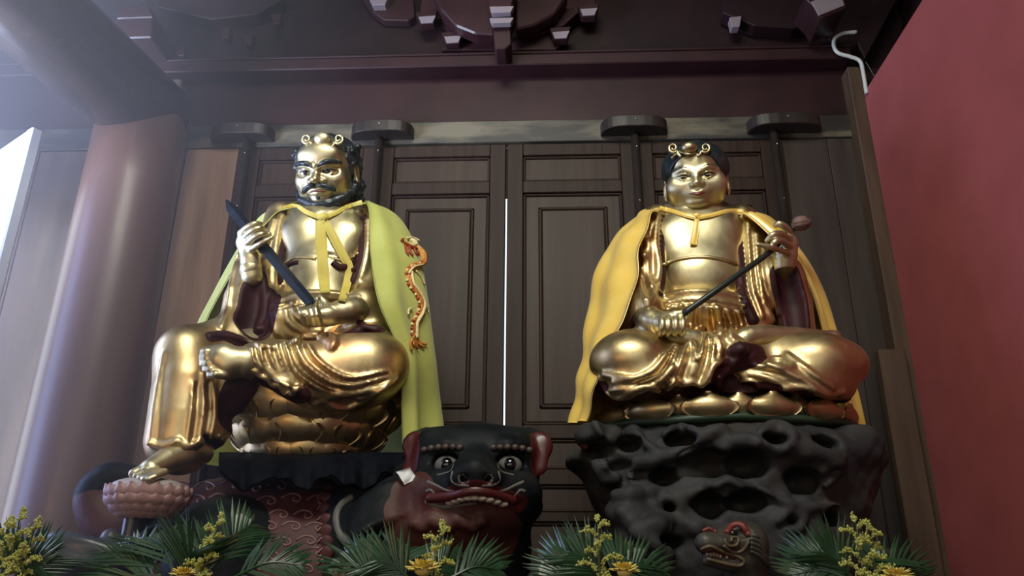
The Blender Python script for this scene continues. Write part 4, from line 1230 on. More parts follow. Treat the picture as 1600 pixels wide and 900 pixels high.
for i, (dz, rx, n, w, h, bl_, tl, ph) in enumerate(((-0.02, 0.175, 8, 0.225, 0.125, 0.036, 30, 0.0), (0.055, 0.215, 8, 0.265, 0.14, 0.042, 32, 0.5), (0.13, 0.255, 8, 0.30, 0.155, 0.046, 30, 0.0), (0.215, 0.285, 8, 0.33, 0.17, 0.05, 24, 0.5))):
    pm = petal_me(w, h, bl_)
    ring_petals(ls, pm, lc, rx*1.08, rx*0.95, zb0+dz, n, tl, PETG, ph, (-pi-0.5, 0.5), jit=1.5)
# small lotus under the hanging foot
fl = P(228, 772, -1.30)
lo_ = thing('small_lotus', 'pale pink painted lotus under the bare golden foot', 'lotus', tuple(P(228, 790, -1.28)))
PINK = mat('pink_lotus_paint', (0.30, 0.17, 0.16), 0.45, col2=(0.42, 0.28, 0.26), nscale=25, bump=0.1)
PALE = mat('pale_lotus_paint', (0.30, 0.28, 0.28), 0.45, col2=(0.40, 0.36, 0.36), nscale=20)
MB().ball(P(232, 764, -1.27), (0.125, 0.12, 0.038), 28, 14).build('seed_head', PALE, lo_)
pm = petal_me(0.066, 0.05, 0.016, th=0.008, nu=7, nv=6)
for dz, rx, n, tl, ph in ((-0.018, 0.116, 15, 22, 0.0), (-0.040, 0.106, 14, 34, 0.5), (-0.060, 0.086, 12, 44, 0.0), (-0.072, 0.06, 9, 55, 0.5)):
    ring_petals(lo_, pm, P(232, 772, -1.27), rx, rx*0.9, P(232, 772, -1.27)[2]+dz, n, tl, PINK, ph, (-pi-0.7, 0.7), jit=4)
# ================================================================== RIGHT STATUE
stR = thing('golden_statue', 'golden beardless cross-legged statue holding a lotus stem', 'statue', tuple(P(1125, 620, -0.8)))
headR, partsR, hairR = make_head(False)
HM = rotm('Z', -11)@rotm('X', 22)@np.diag([1.14, 1, 1.0])
HC = P(1087, 279, -0.79); HS = 0.302
place(headR, HM, HS, HC); place(hairR, HM, HS, HC)
fb = Field((0.15, -1.45, 1.95), (1.6, -0.4, 3.35), 0.0085)
fb.E(c_(1092, 372, -0.68), (0.21, 0.17, 0.17), 0.02)
for s in (-1, 1):
    fb.E(c_(1092+s*34, 375, -0.77), (0.11, 0.08, 0.10), 0.07)
fb.E(c_(1095, 440, -0.72), (0.22, 0.19, 0.18), 0.08)
fb.T([c_(1030, 352, -0.66), c_(1088, 338, -0.66), c_(1152, 352, -0.66)], [0.07, 0.085, 0.07], 0.08)
fb.T([c_(1086, 345, -0.70), c_(1086, 305, -0.74)], [0.09, 0.07], 0.04)
for k, (yy, rr) in enumerate(((333, 0.086), (326, 0.082))):                                       # rings of the neck
    fb.T([P(1086, yy, -0.74)+np.array([rr*1.0*cos(t), rr*1.0*sin(t), 0]) for t in np.linspace(-pi, 0, 14)], 0.011, 0.012)
fb.T([c_(1022, 362, -0.66), c_(992, 465, -0.76), c_(1012, 496, -0.98), c_(1028, 503, -1.04)], [0.07, 0.062, 0.055, 0.042], 0.03, n=16)
fb.T([c_(1160, 362, -0.66), c_(1222, 450, -0.74), c_(1226, 405, -0.94)], [0.07, 0.058, 0.042], 0.03)
# legs: crossed, feet lying on top of the thighs
fb.T([c_(1060, 560, -0.75), c_(985, 570, -0.98)], [0.12, 0.1], 0.05)
fb.T([c_(1150, 560, -0.75), c_(1290, 575, -0.95)], [0.12, 0.1], 0.05)
fb.T([c_(1110, 540, -1.0), c_(1060, 527, -1.02), c_(1000, 527, -0.98), c_(972, 529, -0.97)], [0.05, 0.04, 0.036, 0.03], 0.03, n=12)
fb.T([c_(1150, 540, -1.0), c_(1180, 525, -1.0), c_(1250, 526, -0.94), c_(1296, 530, -0.88)], [0.05, 0.044, 0.036, 0.034], 0.03, n=12)
for i in range(4):
    fb.T([c_(982, 528+i*2.2, -0.98-i*0.006), c_(958+i*1.5, 528+i*2.6, -0.985-i*0.006)], [0.015, 0.0125], 0.006)
fb.E(c_(1302, 527, -0.87), (0.034, 0.04, 0.026), 0.02)
# fist on the lap holding the end of the stem
fh = Field(c_(1005, 545, -1.0)-np.array([0.02, 0.22, 0.0]), c_(1095, 470, -1.0)+np.array([0.02, 0.14, 0.02]), 0.0042)
fh.T([c_(1012, 496, -0.98), c_(1026, 502, -1.03), c_(1036, 505, -1.05)], [0.05, 0.045, 0.04], 0.02)
fh.T([c_(1036, 505, -1.05), c_(1056, 505, -1.06)], [0.04, 0.036], 0.02)
for i, x in enumerate((1035, 1045, 1056, 1067)):
    r = 0.0128
    fh.T([c_(x-2, 497, -1.075), c_(x, 502, -1.105), c_(x, 512, -1.11), c_(x-2, 521, -1.09), c_(x-2, 524, -1.06)], [r*1.1, r*1.1, r, r*0.95, r*0.8], 0.005, n=14)
fh.T([c_(1040, 497, -1.05), c_(1055, 491, -1.08), c_(1066, 489, -1.085)], [0.02, 0.016, 0.012], 0.01)
# raised hand around the stem
fg = Field(c_(1172, 420, -0.95)-np.array([0.02, 0.2, 0.0]), c_(1262, 335, -0.95)+np.array([0.03, 0.14, 0.02]), 0.0042)
fg.T([c_(1226, 416, -0.93), c_(1228, 400, -0.95)], [0.042, 0.04], 0.02)
fg.T([c_(1228, 400, -0.95), c_(1231, 380, -0.97)], [0.04, 0.043], 0.02, flat=(np.array([0.2, 1, 0.2])/np.linalg.norm([0.2, 1, 0.2]), 0.65))
for pts, r in (([(1238, 372, -0.97), (1230, 358, -1.0), (1218, 350, -1.02), (1212, 352, -1.0)], 0.0135),
               ([(1236, 378, -0.98), (1222, 366, -1.03), (1208, 367, -1.05), (1199, 376, -1.03)], 0.0135),
               ([(1234, 386, -0.985), (1220, 376, -1.04), (1210, 379, -1.055), (1206, 388, -1.03)], 0.013),
               ([(1230, 396, -0.985), (1216, 390, -1.03), (1202, 386, -1.05), (1184, 382, -1.06)], 0.0115),
               ([(1222, 402, -0.96), (1212, 398, -0.95), (1204, 390, -0.965)], 0.015)):
    fg.T([c_(*p) for p in pts], [r*1.15]+[r*1.05]*(len(pts)-2)+[r*0.82], 0.006, n=14)
bodyR = joinmesh('body', headR, fb.mesh('b'), fh.mesh('h'), fg.mesh('g'))
ro('body', bodyR, GOLD, stR)
ro('hair', hairR, HAIR, stR)['label'] = 'smooth black hair cap'
for nm, mb, m in partsR:
    place_mb(mb, HM, HS, HC).build(nm, m, stR)
scroll_orn('diadem', stR, (1077, 231), 13, 9.5, -0.95, 28)
# ---- robe
fr = Field((0.15, -1.45, 1.93), (1.75, -0.35, 3.25), 0.0075)
fr.T([c_(1030, 356, -0.64), c_(1088, 346, -0.54), c_(1156, 356, -0.64)], [0.085, 0.11, 0.085], 0.08)
fr.E(c_(1092, 430, -0.54), (0.27, 0.14, 0.36), 0.08)
fr.T([c_(1026, 340, -0.72), c_(1020, 400, -0.78), c_(1022, 450, -0.80), c_(1012, 500, -0.84)], [0.06, 0.07, 0.065, 0.06], 0.05, n=14)
fr.T([c_(1160, 340, -0.72), c_(1168, 400, -0.78), c_(1172, 450, -0.82), c_(1180, 505, -0.86)], [0.058, 0.068, 0.07, 0.07], 0.05, n=14)
fr.T([c_(1018, 366, -0.66), c_(994, 455, -0.74), c_(1002, 478, -0.88), c_(1010, 486, -0.95)], [0.08, 0.08, 0.078, 0.072], 0.05, n=12)
fr.T([c_(1000, 488, -0.86), c_(994, 515, -0.88)], [0.08, 0.07], 0.05)
fr.T([c_(1164, 366, -0.66), c_(1205, 440, -0.72), c_(1222, 435, -0.84)], [0.08, 0.085, 0.08], 0.05)
fr.T([c_(1226, 425, -0.84), c_(1240, 470, -0.84), c_(1246, 515, -0.84)], [0.065, 0.075, 0.07], 0.05)
# waist
fr.E(c_(1095, 495, -0.80), (0.22, 0.17, 0.10), 0.05)
fr.T([c_(1040, 468, -0.86), c_(1070, 464, -0.93), c_(1110, 464, -0.94), c_(1165, 472, -0.86)], [0.032, 0.035, 0.035, 0.032], 0.015, n=16)
# thighs and lap
fr.E(c_(990, 568, -0.98), (0.17, 0.16, 0.115), 0.05, rot=rotm('Y', 4))
fr.T([c_(1060, 562, -0.85), c_(985, 568, -0.98)], [0.13, 0.12], 0.06)
fr.E(c_(1278, 572, -0.93), (0.19, 0.17, 0.115), 0.05)
fr.T([c_(1140, 565, -0.85), c_(1270, 572, -0.95)], [0.12, 0.12], 0.06)
fr.E(c_(1110, 565, -0.95), (0.22, 0.14, 0.10), 0.06)
# drapery in front of the left thigh, down to the hem
fr.T([c_(1135, 545, -1.03), c_(1095, 570, -1.07), c_(1030, 590, -1.08), c_(975, 605, -1.06)], [0.06, 0.06, 0.05, 0.05], 0.05, n=14)
fr.T([c_(1130, 560, -1.05), c_(1100, 588, -1.08), c_(1060, 592, -1.08)], [0.04, 0.035, 0.03], 0.04)
# drapery in front of the right thigh
fr.T([c_(1165, 580, -1.03), c_(1215, 588, -1.06), c_(1280, 600, -1.04), c_(1318, 608, -0.98)], [0.035, 0.05, 0.05, 0.04], 0.05, n=14)
fr.T([c_(940, 600, -0.95), c_(1000, 612, -1.0), c_(1120, 606, -1.0), c_(1240, 606, -0.98), c_(1316, 616, -0.9)], 0.035, 0.04, n=20)
for q in cr([c_(940, 604, -0.97), c_(1000, 618, -1.03), c_(1120, 610, -1.05), c_(1240, 612, -1.03), c_(1316, 622, -0.93)], 26): fr.E(q, (0.05, 0.06, 0.026), 0.004, op='paint1')
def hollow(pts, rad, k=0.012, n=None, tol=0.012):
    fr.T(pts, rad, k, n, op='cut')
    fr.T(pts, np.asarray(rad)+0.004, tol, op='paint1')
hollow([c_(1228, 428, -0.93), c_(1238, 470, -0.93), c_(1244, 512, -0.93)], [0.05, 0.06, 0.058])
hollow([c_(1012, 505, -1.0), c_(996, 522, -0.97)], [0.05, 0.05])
def lap(pix, rad, k=0.01, paint=True):
    q = fr.hit(cr(pix, 20)); fr.T(q, rad, k)
    if paint:
        for p in q: fr.E(p+np.array([0, -rad*0.3, 0]), rad*1.05, 0.004, op='paint1')
lap([(1148, 338), (1152, 380), (1156, 420), (1160, 460), (1176, 500)], 0.02)
lap([(1036, 340), (1034, 390), (1036, 430), (1030, 460)], 0.012)
for pix, r in (([(1028, 338), (1024, 380), (1030, 420), (1022, 456), (1012, 478)], 0.014), ([(1016, 350), (1008, 372), (1014, 385), (1010, 420), (1018, 450)], 0.016),
               ([(1004, 365), (1002, 385), (1008, 400)], 0.013), ([(1168, 350), (1172, 400), (1176, 450), (1190, 495)], 0.012), ([(1180, 368), (1184, 420), (1192, 470), (1206, 500)], 0.013),
               ([(1192, 385), (1198, 430), (1208, 480)], 0.012), ([(1202, 395), (1210, 440), (1218, 490)], 0.010), ([(1004, 420), (1000, 450), (1010, 470)], 0.010)):
    fr.fold(pix, r, r*1.1)
for pix in ([(1174, 360), (1178, 410), (1184, 460)], [(1187, 378), (1191, 425), (1200, 476)], [(1008, 410), (1010, 440), (1016, 462)]):
    fr.fold(pix, 0.008, 0.008, op='cut', lift=0.3)
# waist bands and hanging knots
for pix, r in (([(1038, 462), (1075, 455), (1115, 456), (1166, 466)], 0.007), ([(1036, 474), (1075, 468), (1115, 469), (1166, 478)], 0.007), ([(1040, 484), (1075, 478), (1110, 480), (1160, 488)], 0.008)):
    fr.fold(pix, r, 0.006)
for pix, r in (([(1082, 480), (1078, 500), (1082, 522)], 0.014), ([(1092, 482), (1094, 505), (1096, 525)], 0.013), ([(1120, 482), (1124, 505), (1126, 525)], 0.016), ([(1135, 486), (1142, 505), (1142, 525)], 0.014),
               ([(1152, 488), (1158, 505), (1160, 520)], 0.013), ([(1052, 480), (1048, 490), (1055, 498)], 0.012), ([(1064, 478), (1062, 490), (1070, 500)], 0.011), ([(1105, 484), (1104, 500), (1108, 515)], 0.010)):
    fr.fold(pix, [r]*len(pix), r)
for pix in ([(1088, 484), (1087, 505), (1089, 524)], [(1112, 486), (1114, 506), (1117, 524)], [(1130, 488), (1134, 506), (1134, 524)], [(1148, 490), (1151, 506), (1152, 522)]):
    fr.fold(pix, 0.008, 0.008, op='cut', lift=0.3)
# lap folds: long loops sweeping down to the left
LOOPS = ([(960, 598), (1000, 592), (1030, 570), (1048, 545), (1054, 540), (1058, 548), (1052, 566), (1040, 588), (1020, 606)],
         [(1046, 600), (1060, 575), (1072, 545), (1080, 533), (1087, 540), (1086, 558), (1090, 562), (1096, 556), (1102, 530), (1108, 522), (1114, 530), (1114, 550), (1106, 580), (1096, 598)])
for pix in LOOPS:
    fr.fold(pix, 0.0105, 0.008, lift=0.5)
for pix, r in (([(945, 585), (985, 592), (1018, 580), (1040, 556)], 0.012), ([(955, 610), (1000, 604), (1030, 596), (1050, 575)], 0.012), ([(1120, 530), (1126, 545), (1118, 572), (1108, 594)], 0.012), ([(1142, 528), (1152, 545), (1146, 562)], 0.012)):
    fr.fold(pix, r, r*1.1)
for pix in ([(1000, 598), (1030, 584), (1048, 556)], [(1070, 590), (1078, 560), (1082, 542)], [(1096, 585), (1104, 560), (1108, 534)], [(1062, 600), (1072, 575)]):
    fr.fold(pix, 0.010, 0.010, op='cut', lift=0.3)
# scalloped hem
fr.fold([(938, 590), (950, 612), (968, 622), (982, 612), (1000, 606), (1018, 604), (1034, 612), (1046, 604), (1056, 594), (1070, 600), (1082, 596), (1096, 602), (1106, 590), (1114, 572), (1128, 566), (1146, 566), (1156, 552), (1152, 536)], 0.011, 0.010)
for pix, r in (([(1170, 584), (1200, 590), (1222, 600), (1240, 612)], 0.011), ([(1180, 572), (1215, 578), (1250, 594), (1290, 612)], 0.012), ([(1195, 562), (1225, 562), (1240, 572), (1222, 576), (1200, 570)], 0.010), ([(1230, 556), (1262, 580), (1300, 606)], 0.012),
               ([(1160, 585), (1185, 600), (1225, 606), (1262, 604), (1290, 616), (1318, 612)], 0.011)):
    fr.fold(pix, r, r)
for pix in ([(1206, 566), (1226, 568)], [(1195, 580), (1235, 590), (1270, 608)]):
    fr.fold(pix, 0.007, 0.008, op='cut', lift=0.2)
# maroon lining showing between the two sides of the lap
fr.T(fr.hit(cr([(1150, 548), (1165, 545), (1185, 550), (1160, 566), (1130, 580), (1120, 596)], 24)), 0.022, 0.02)
for p in fr.hit(cr([(1150, 548), (1168, 544), (1188, 548), (1160, 566), (1132, 580), (1120, 600), (1140, 600)], 30)): fr.E(p, 0.034, 0.004, op='paint1')
fr.fold([(1124, 590), (1122, 604), (1140, 612), (1170, 612), (1186, 606), (1180, 596), (1160, 594)], 0.010, 0.006)
ro('robe', fr.mesh('robe'), ROBE, stR)
# ================================================================== things on the right statue
treeR = bvh_of(*[o for o in bpy.data.objects if o.parent == stR and o.name.startswith(('body', 'robe'))])
# band of cloth under the chest
ub = cr([(1036, 414), (1060, 406), (1095, 402), (1128, 406), (1152, 414)], 30)
up = smooth_pts(cast(treeR, ub, 0.004), 4)
MB().tube(up, 0.007, seg=8).build('chest_band', GOLDR, stR)
lot = thing('lotus_flower', 'dark lotus stem with closed bud held by the beardless statue', 'lotus', tuple(P(1070, 490, -1.08)))
STEM = mat('dark_stem_paint', (0.012, 0.018, 0.017), 0.4)
BUD = mat('dusty_bud_paint', (0.10, 0.055, 0.05), 0.6, col2=(0.17, 0.10, 0.09), nscale=30)
MB().tube([P(1067, 491, -1.09), P(1130, 446, -1.09), P(1200, 396, -1.03), P(1228, 370, -0.99), P(1240, 358, -0.98)], [0.0125, 0.0125, 0.011, 0.009, 0.008], n=30, seg=10).build('stem', STEM, lot)
bc = P(1252, 350, -0.98)
bd_ = MB().ball(bc, (0.042, 0.032, 0.028), 18, 12, rotm('Y', -12)).build('bud', BUD, lot)
for k in range(5):
    a = -pi+pi*(k+0.5)/5
    MB().ball(bc+np.array([-0.006, 0.018*sin(a), 0.016*cos(a)]), (0.034, 0.018, 0.017), 12, 8, rotm('Y', -12)).build('bud_petal', BUD, bd_)
MB().ball(P(1240, 357, -0.98), (0.016, 0.016, 0.012), 12, 8).build('calyx', STEM, lot)
cz = [[(1030, 324, -.82), (1008, 328, -.72), (1046, 320, -.56), (1090, 316, -.52), (1130, 320, -.56), (1176, 330, -.70), (1164, 331, -.78), (1152, 333, -.83)],
      [(1016, 338, -.89), (984, 348, -.68), (1010, 340, -.47), (1090, 335, -.42), (1165, 340, -.47), (1208, 344, -.66), (1190, 340, -.80), (1170, 340, -.85)],
      [(996, 392, -.95), (944, 398, -.66), (1000, 400, -.45), (1090, 400, -.41), (1180, 400, -.45), (1250, 398, -.70), (1240, 388, -.84), (1215, 384, -.88)],
      [(985, 458, -1.0), (923, 474, -.66), (1000, 470, -.43), (1090, 470, -.39), (1180, 470, -.43), (1280, 455, -.66), (1274, 456, -.78), (1264, 450, -.84)],
      [(948, 535, -1.04), (916, 548, -.72), (1000, 550, -.42), (1090, 550, -.38), (1190, 550, -.42), (1302, 525, -.64), (1296, 528, -.72), (1288, 528, -.77)],
      [(930, 595, -1.02), (908, 606, -.74), (1000, 620, -.41), (1090, 620, -.37), (1195, 620, -.42), (1328, 602, -.60), (1322, 606, -.66), (1314, 606, -.72)],
      [(915, 658, -.95), (899, 663, -.74), (1000, 670, -.40), (1090, 670, -.36), (1200, 670, -.41), (1344, 672, -.58), (1338, 674, -.64), (1330, 674, -.70)]]
rows = [[P(*q) for q in r] for r in cz]
def foldR(u, v):
    f = 0.013*np.sin(v*70+3*u)*np.clip(u*3-0.3, 0, 1)*np.clip((0.2-v)*9, 0, 1)
    f += 0.008*np.sin(v*60+4*u)*np.clip((v-0.75)*6, 0, 1)*(u > 0.1)
    f += 0.006*np.sin(u*34+v*25)*np.clip((0.25-v)*8, 0, 1)
    return f
v, f, _, _ = sheet(rows, 90, 120, 0.006, foldR)
capeR = thing('cape', 'golden-orange satin cape on the beardless statue', 'cape', tuple(P(905, 660, -.8)))
link('cloth', npmesh('cape', v, f), SATIN, capeR, (0, 0, 0))
tie = thing('cape_ribbon', 'short golden-orange ribbon tied at the throat of the beardless statue', 'ribbon', tuple(P(1088, 340, -.9)))
ribbon(treeR, [(1030, 325), (1048, 329), (1070, 336), (1087, 340)], 5, 0.012, 0.006, it=6, parent=tie, name='neck_cord', m=SATIN)
ribbon(treeR, [(1162, 331), (1140, 329), (1112, 336), (1088, 340)], 5, 0.012, 0.006, it=6, parent=tie, name='neck_cord', m=SATIN)
MB().ball(cast(treeR, [(1088, 340)], 0.012)[0], (0.018, 0.012, 0.013), 14, 9).build('knot', SATIN, tie)
ribbon(treeR, [(1089, 342), (1087, 360), (1083, 382)], [7, 9, 11], 0.014, 0.003, it=6, parent=tie, name='tail', m=SATIN)
# flat lotus seat
GREEN = mat('dark_green_paint', (0.012, 0.03, 0.016), 0.5, col2=(0.02, 0.045, 0.025), nscale=10)
lc = P(1125, 628, -0.72)
lsR = thing('lotus_throne', 'flat lotus seat with one row of golden petals on the rock pedestal', 'lotus seat', tuple(P(1125, 655, -0.72)))
z0 = P(1125, 650, -1.08)[2]; z1 = P(1125, 606, -1.05)[2]
def disc(name, m, prof, root, sx=1.0, sy=0.66, N_=48, wob=0.0):
    V = []; Q = []
    for r_, z_ in prof:
        for k in range(N_):
            t = 2*pi*k/N_; w_ = 1+wob*sin(9*t)
            V.append((lc[0]+r_*sx*w_*cos(t), lc[1]+r_*sy*w_*sin(t), z_+wob*0.3*sin(7*t)))
    for i in range(len(prof)-1):
        for k in range(N_): Q.append((i*N_+k, i*N_+(k+1) % N_, (i+1)*N_+(k+1) % N_, (i+1)*N_+k))
    return link(name, pydata(name, V, Q), m, root, (0, 0, 0))
disc('top', GREEN, [(0, z1-0.003), (0.43, z1-0.006), (0.45, z1-0.03), (0.45, z1-0.06), (0, z1-0.065)], lsR)
disc('base', GREEN, [(0, z0+0.03), (0.50, z0+0.03), (0.54, z0+0.01), (0.55, z0-0.01), (0, z0-0.012)], lsR, wob=0.012)
pm = petal_me(0.215, 0.085, 0.045, th=0.014)
ring_petals(lsR, pm, lc, 0.475, 0.475*0.70, z0+0.012, 8, 12, GOLDR, 0.0, (-pi-0.35, 0.35), jit=2)
pm = petal_me(0.16, 0.075, 0.03, th=0.012)
ring_petals(lsR, pm, lc, 0.455, 0.455*0.70, z0+0.02, 8, 8, GOLDR, 0.5, (-pi-0.35, 0.35), jit=2, name='rear_petal')
# ================================================================== THE BEAST UNDER THE LEFT STATUE
BEAST = mat('dark_beast_paint', (0.0045, 0.006, 0.0072), 0.5, spec=0.1, col2=(0.012, 0.015, 0.017), nscale=9, bump=0.15, bscale=40)
BRED = mat('dull_red_beast_paint', (0.045, 0.013, 0.010), 0.55, spec=0.3, col2=(0.075, 0.026, 0.02), nscale=8, bump=0.15, bscale=40)
CLOTHR = mat('maroon_saddle_paint', (0.045, 0.010, 0.012), 0.55, spec=0.3, col2=(0.07, 0.017, 0.02), nscale=12, bump=0.1)
LINE = mat('faded_line_paint', (0.08, 0.078, 0.072), 0.55, col2=(0.13, 0.125, 0.115), nscale=20)
LINER = mat('faded_pink_line_paint', (0.17, 0.085, 0.08), 0.5)
EYEBALL = mat('glossy_black_eye', (0.004, 0.004, 0.005), 0.08, spec=0.7)
NAVY = mat('navy_saddle_pad', (0.002, 0.0025, 0.0045), 0.6, spec=0.04, col2=(0.006, 0.0075, 0.012), nscale=8)
BROWND = mat('brow_curl_paint', (0.03, 0.018, 0.014), 0.5, col2=(0.05, 0.033, 0.026), nscale=20)
MOUTH = mat('dark_red_mouth', (0.06, 0.010, 0.010), 0.35)
TOOTH = mat('aged_tooth_paint', (0.26, 0.21, 0.17), 0.5)
WHITEP = mat('white_paper', (0.7, 0.72, 0.74), 0.7)
zA = 0.925
beast = thing('guardian_beast', 'dark carved lion-like beast with wide snout carrying the bearded statue', 'sculpture', (-0.9, -0.8, zA))
fz = Field((-2.25, -1.55, zA-0.02), (0.32, -0.3, 2.45), 0.0105)
fz.E((P(430, 880, -0.78)[0], -0.76, 1.55), (0.80, 0.42, 0.49), 0.02)
fz.E(P(620, 870, -0.84), (0.30, 0.32, 0.30), 0.08)
fz.E((P(300, 880, -0.86)[0], -0.86, 1.55), (0.36, 0.34, 0.40), 0.1)
fz.T([P(600, 850, -0.88), P(700, 780, -0.95)], [0.22, 0.21], 0.08)
for x, Y in ((650, -0.98), (760, -0.98), (330, -1.15), (420, -0.6)):
    q = P(x, 900, Y)
    fz.T([q+np.array([0, 0.05, 0.1]), q*np.array([1, 1, 0])+np.array([0, 0, zA+0.06])], [0.16, 0.12], 0.1)
    fz.E(q*np.array([1, 1, 0])+np.array([0, -0.08, zA+0.07]), (0.15, 0.19, 0.09), 0.06)
# tail curling up behind the small lotus
fz.T([P(300, 850, -1.0), P(205, 838, -1.05), P(165, 812, -1.05), P(152, 775, -1.05), P(172, 752, -1.05), P(206, 748, -1.05)], [0.14, 0.09, 0.085, 0.08, 0.07, 0.05], 0.03, n=24)
fz.T([P(140, 800, -1.13), P(165, 820, -1.13), P(192, 815, -1.12)], [0.05, 0.075, 0.06], 0.02, op='paint1')
fz.T([P(132, 795, -1.08), P(160, 800, -1.15), P(190, 806, -1.14)], [0.04, 0.06, 0.05], 0.02, op='paint1')
for pix in ([(200, 842), (228, 812), (262, 808), (282, 830)], [(205, 862), (236, 828), (268, 826), (284, 850)]):
    fz.fold(pix, 0.014, 0.014)
# head
fz.E(P(745, 735, -0.98), (0.235, 0.22, 0.17), 0.05)
fz.B(P(745, 712, -0.98), (0.215, 0.17, 0.085), 0.05, rd=0.06)
fz.E(P(745, 790, -1.02), (0.24, 0.22, 0.11), 0.06)
fz.E(P(742, 762, -1.14), (0.20, 0.14, 0.085), 0.06)
fz.E(P(742, 745, -1.24), (0.085, 0.07, 0.065), 0.04)
fz.T([P(745, 712, -1.14), P(743, 740, -1.27)], [0.035, 0.06], 0.03)
for s in (-1, 1):
    fz.E(P(743+s*19, 747, -1.28), (0.048, 0.04, 0.036), 0.02)
    fz.E(P(743+s*20, 748, -1.325), (0.018, 0.03, 0.015), 0.008, op='cut')
    fz.T([P(745+s*22, 700, -1.13), P(745+s*50, 697, -1.16), P(745+s*80, 703, -1.10)], [0.026, 0.032, 0.026], 0.02, n=10)
    fz.E(P(748+s*49, 728, -1.165), (0.055, 0.05, 0.045), 0.02, op='cut')
    fz.E(P(745+s*62, 770, -1.14), (0.085, 0.09, 0.06), 0.05)
    fz.T([P(745+s*70, 752, -1.17), P(745+s*45, 765, -1.24), P(745+s*18, 768, -1.28)], [0.012, 0.018, 0.012], 0.02, n=10)
# mouth slot
q = [P(668, 786, -1.24), P(700, 778, -1.29), P(740, 770, -1.33), P(780, 778, -1.29), P(812, 788, -1.22)]
fz.T(q, [0.012, 0.022, 0.026, 0.022, 0.012], 0.01, n=20, op='cut')
fz.T(q, [0.022, 0.030, 0.034, 0.030, 0.022], 0.01, op='paint2')
# jaw and red throat
fz.E(P(740, 806, -1.10), (0.20, 0.13, 0.07), 0.05)
fz.E(P(690, 826, -1.04), (0.22, 0.18, 0.13), 0.06)
for px, py, r in ((690, 826, 0.19), (656, 800, 0.11), (740, 830, 0.16), (652, 770, 0.08)):
    fz.E(P(px, py, -1.14), (r, 0.2, r*0.75), 0.01, op='paint1')
for k in range(9):
    fz.E(fz.hit([(648+13*k, 818+6*sin(k*2.1))])[0], 0.022, 0.015)
# mane: broad curving locks
fz.E(P(588, 822, -0.98), (0.185, 0.15, 0.20), 0.05)
fz.E(P(628, 790, -1.0), (0.14, 0.14, 0.14), 0.05)
for k in range(8):
    t = k/7
    fz.fold([(636+4*t, 752+50*t), (600, 764+52*t), (566-4*t, 790+44*t), (545+6*t, 828+24*t)], [0.008, 0.02, 0.022, 0.010], 0.010, lift=0.15)
    fz.fold([(630, 758+50*t), (600, 771+51*t), (569, 796+43*t), (552, 828+24*t)], [0.006, 0.010, 0.010, 0.006], 0.008, lift=0.2, op='cut')
# ears
for s, px in ((-1, 655), (1, 838)):
    fz.T([P(px-s*12, 688, -1.02), P(px+s*2, 698, -1.05), P(px+s*5, 730, -1.08)], [0.05, 0.06, 0.03], 0.02, flat=(np.array([0.35*s, 1, 0])/np.linalg.norm([0.35, 1]), 0.5))
    fz.T([P(px+s*4, 690, -1.08), P(px+s*4, 705, -1.09), P(px+s*6, 730, -1.1)], [0.036, 0.046, 0.036], 0.008, op='paint2')
fz.halfspace((0, 0, zA), (0, 0, -1))
bo = ro('carved_body', fz.mesh('carved_body'), mixmat('painted_beast', BEAST, BRED, MOUTH), beast)
treeB = bvh_of(bo)
for s in (-1, 1):
    c = P(748+s*49, 729, -1.14)
    c = c+np.array([0, -0.018, 0]); e = MB().ball(c, (0.044, 0.032, 0.036), 18, 12).build('eye', LINE, beast)
    MB().ball(c+np.array([0.002, -0.014, 0.001]), (0.027, 0.022, 0.027), 16, 10).build('pupil', EYEBALL, e)
    for k in range(6):
        q = cast(treeB, [(745+s*(26+11*k), 698+1.4*(k-2)**2*0.4)], 0.004)[0]
        MB().ball(q, (0.014, 0.010, 0.012), 10, 7).build('brow_curl', BROWND, beast)
def bline(pix, r, m=LINE, n=24, name='painted_line', parent=None, tree=None, lift=-0.002):
    p = smooth_pts(cast(tree or treeB, cr(pix, n), lift-0.4*r), 1)
    MB().tube(p, r*1.5, seg=8, flat=0.8, up=(0, -1, 0)).build(name, m, parent or beast)
for s in (-1, 1):
    X = lambda d: 743+s*d
    bline([(X(36), 736), (X(38), 750), (X(28), 758), (X(10), 759)], 0.0045)
    bline([(X(76), 752), (X(62), 758), (X(45), 766), (X(24), 768)], 0.0045)
    bline([(X(78), 768), (X(70), 766), (X(60), 776), (X(50), 780)], 0.0045)
    for q in ((46, 774), (36, 771)):
        bline([(X(q[0])+5*cos(t)*(1-t/9), q[1]+5*sin(t)*(1-t/9)) for t in np.linspace(0, 7, 12)], 0.003)
    bline([(X(14), 747), (X(20), 741), (X(27), 746), (X(24), 753)], 0.0035)
    bline([(X(60), 742), (X(40), 736), (X(34), 724)], 0.0035)
bline([(664, 784), (690, 792), (720, 789), (745, 786)], 0.006)
lipq = smooth_pts(cast(treeB, cr([(668, 778), (705, 774), (740, 765), (775, 771), (805, 782)], 30), 0.004), 2)
MB().tube(lipq, 0.016, seg=10, flat=0.7, up=(0, -1, 0)).build('upper_lip', MOUTH, beast)
lipq = cr([P(704, 786, -1.255), P(722, 780, -1.285), P(742, 778, -1.295), P(764, 781, -1.285), P(786, 788, -1.25)], 9)
for q in lipq:
    MB().ball(q, (0.0185, 0.009, 0.010), 10, 7).build('tooth', TOOTH, beast)
MB().tube(smooth_pts(cast(treeB, cr([(553, 776), (533, 790), (526, 812), (534, 838), (560, 850)], 30), 0.004), 3), [0.008]+[0.013]*28+[0.008], seg=8, flat=0.5, up=(0, -1, 0)).build('mane_edge', LINE, beast)
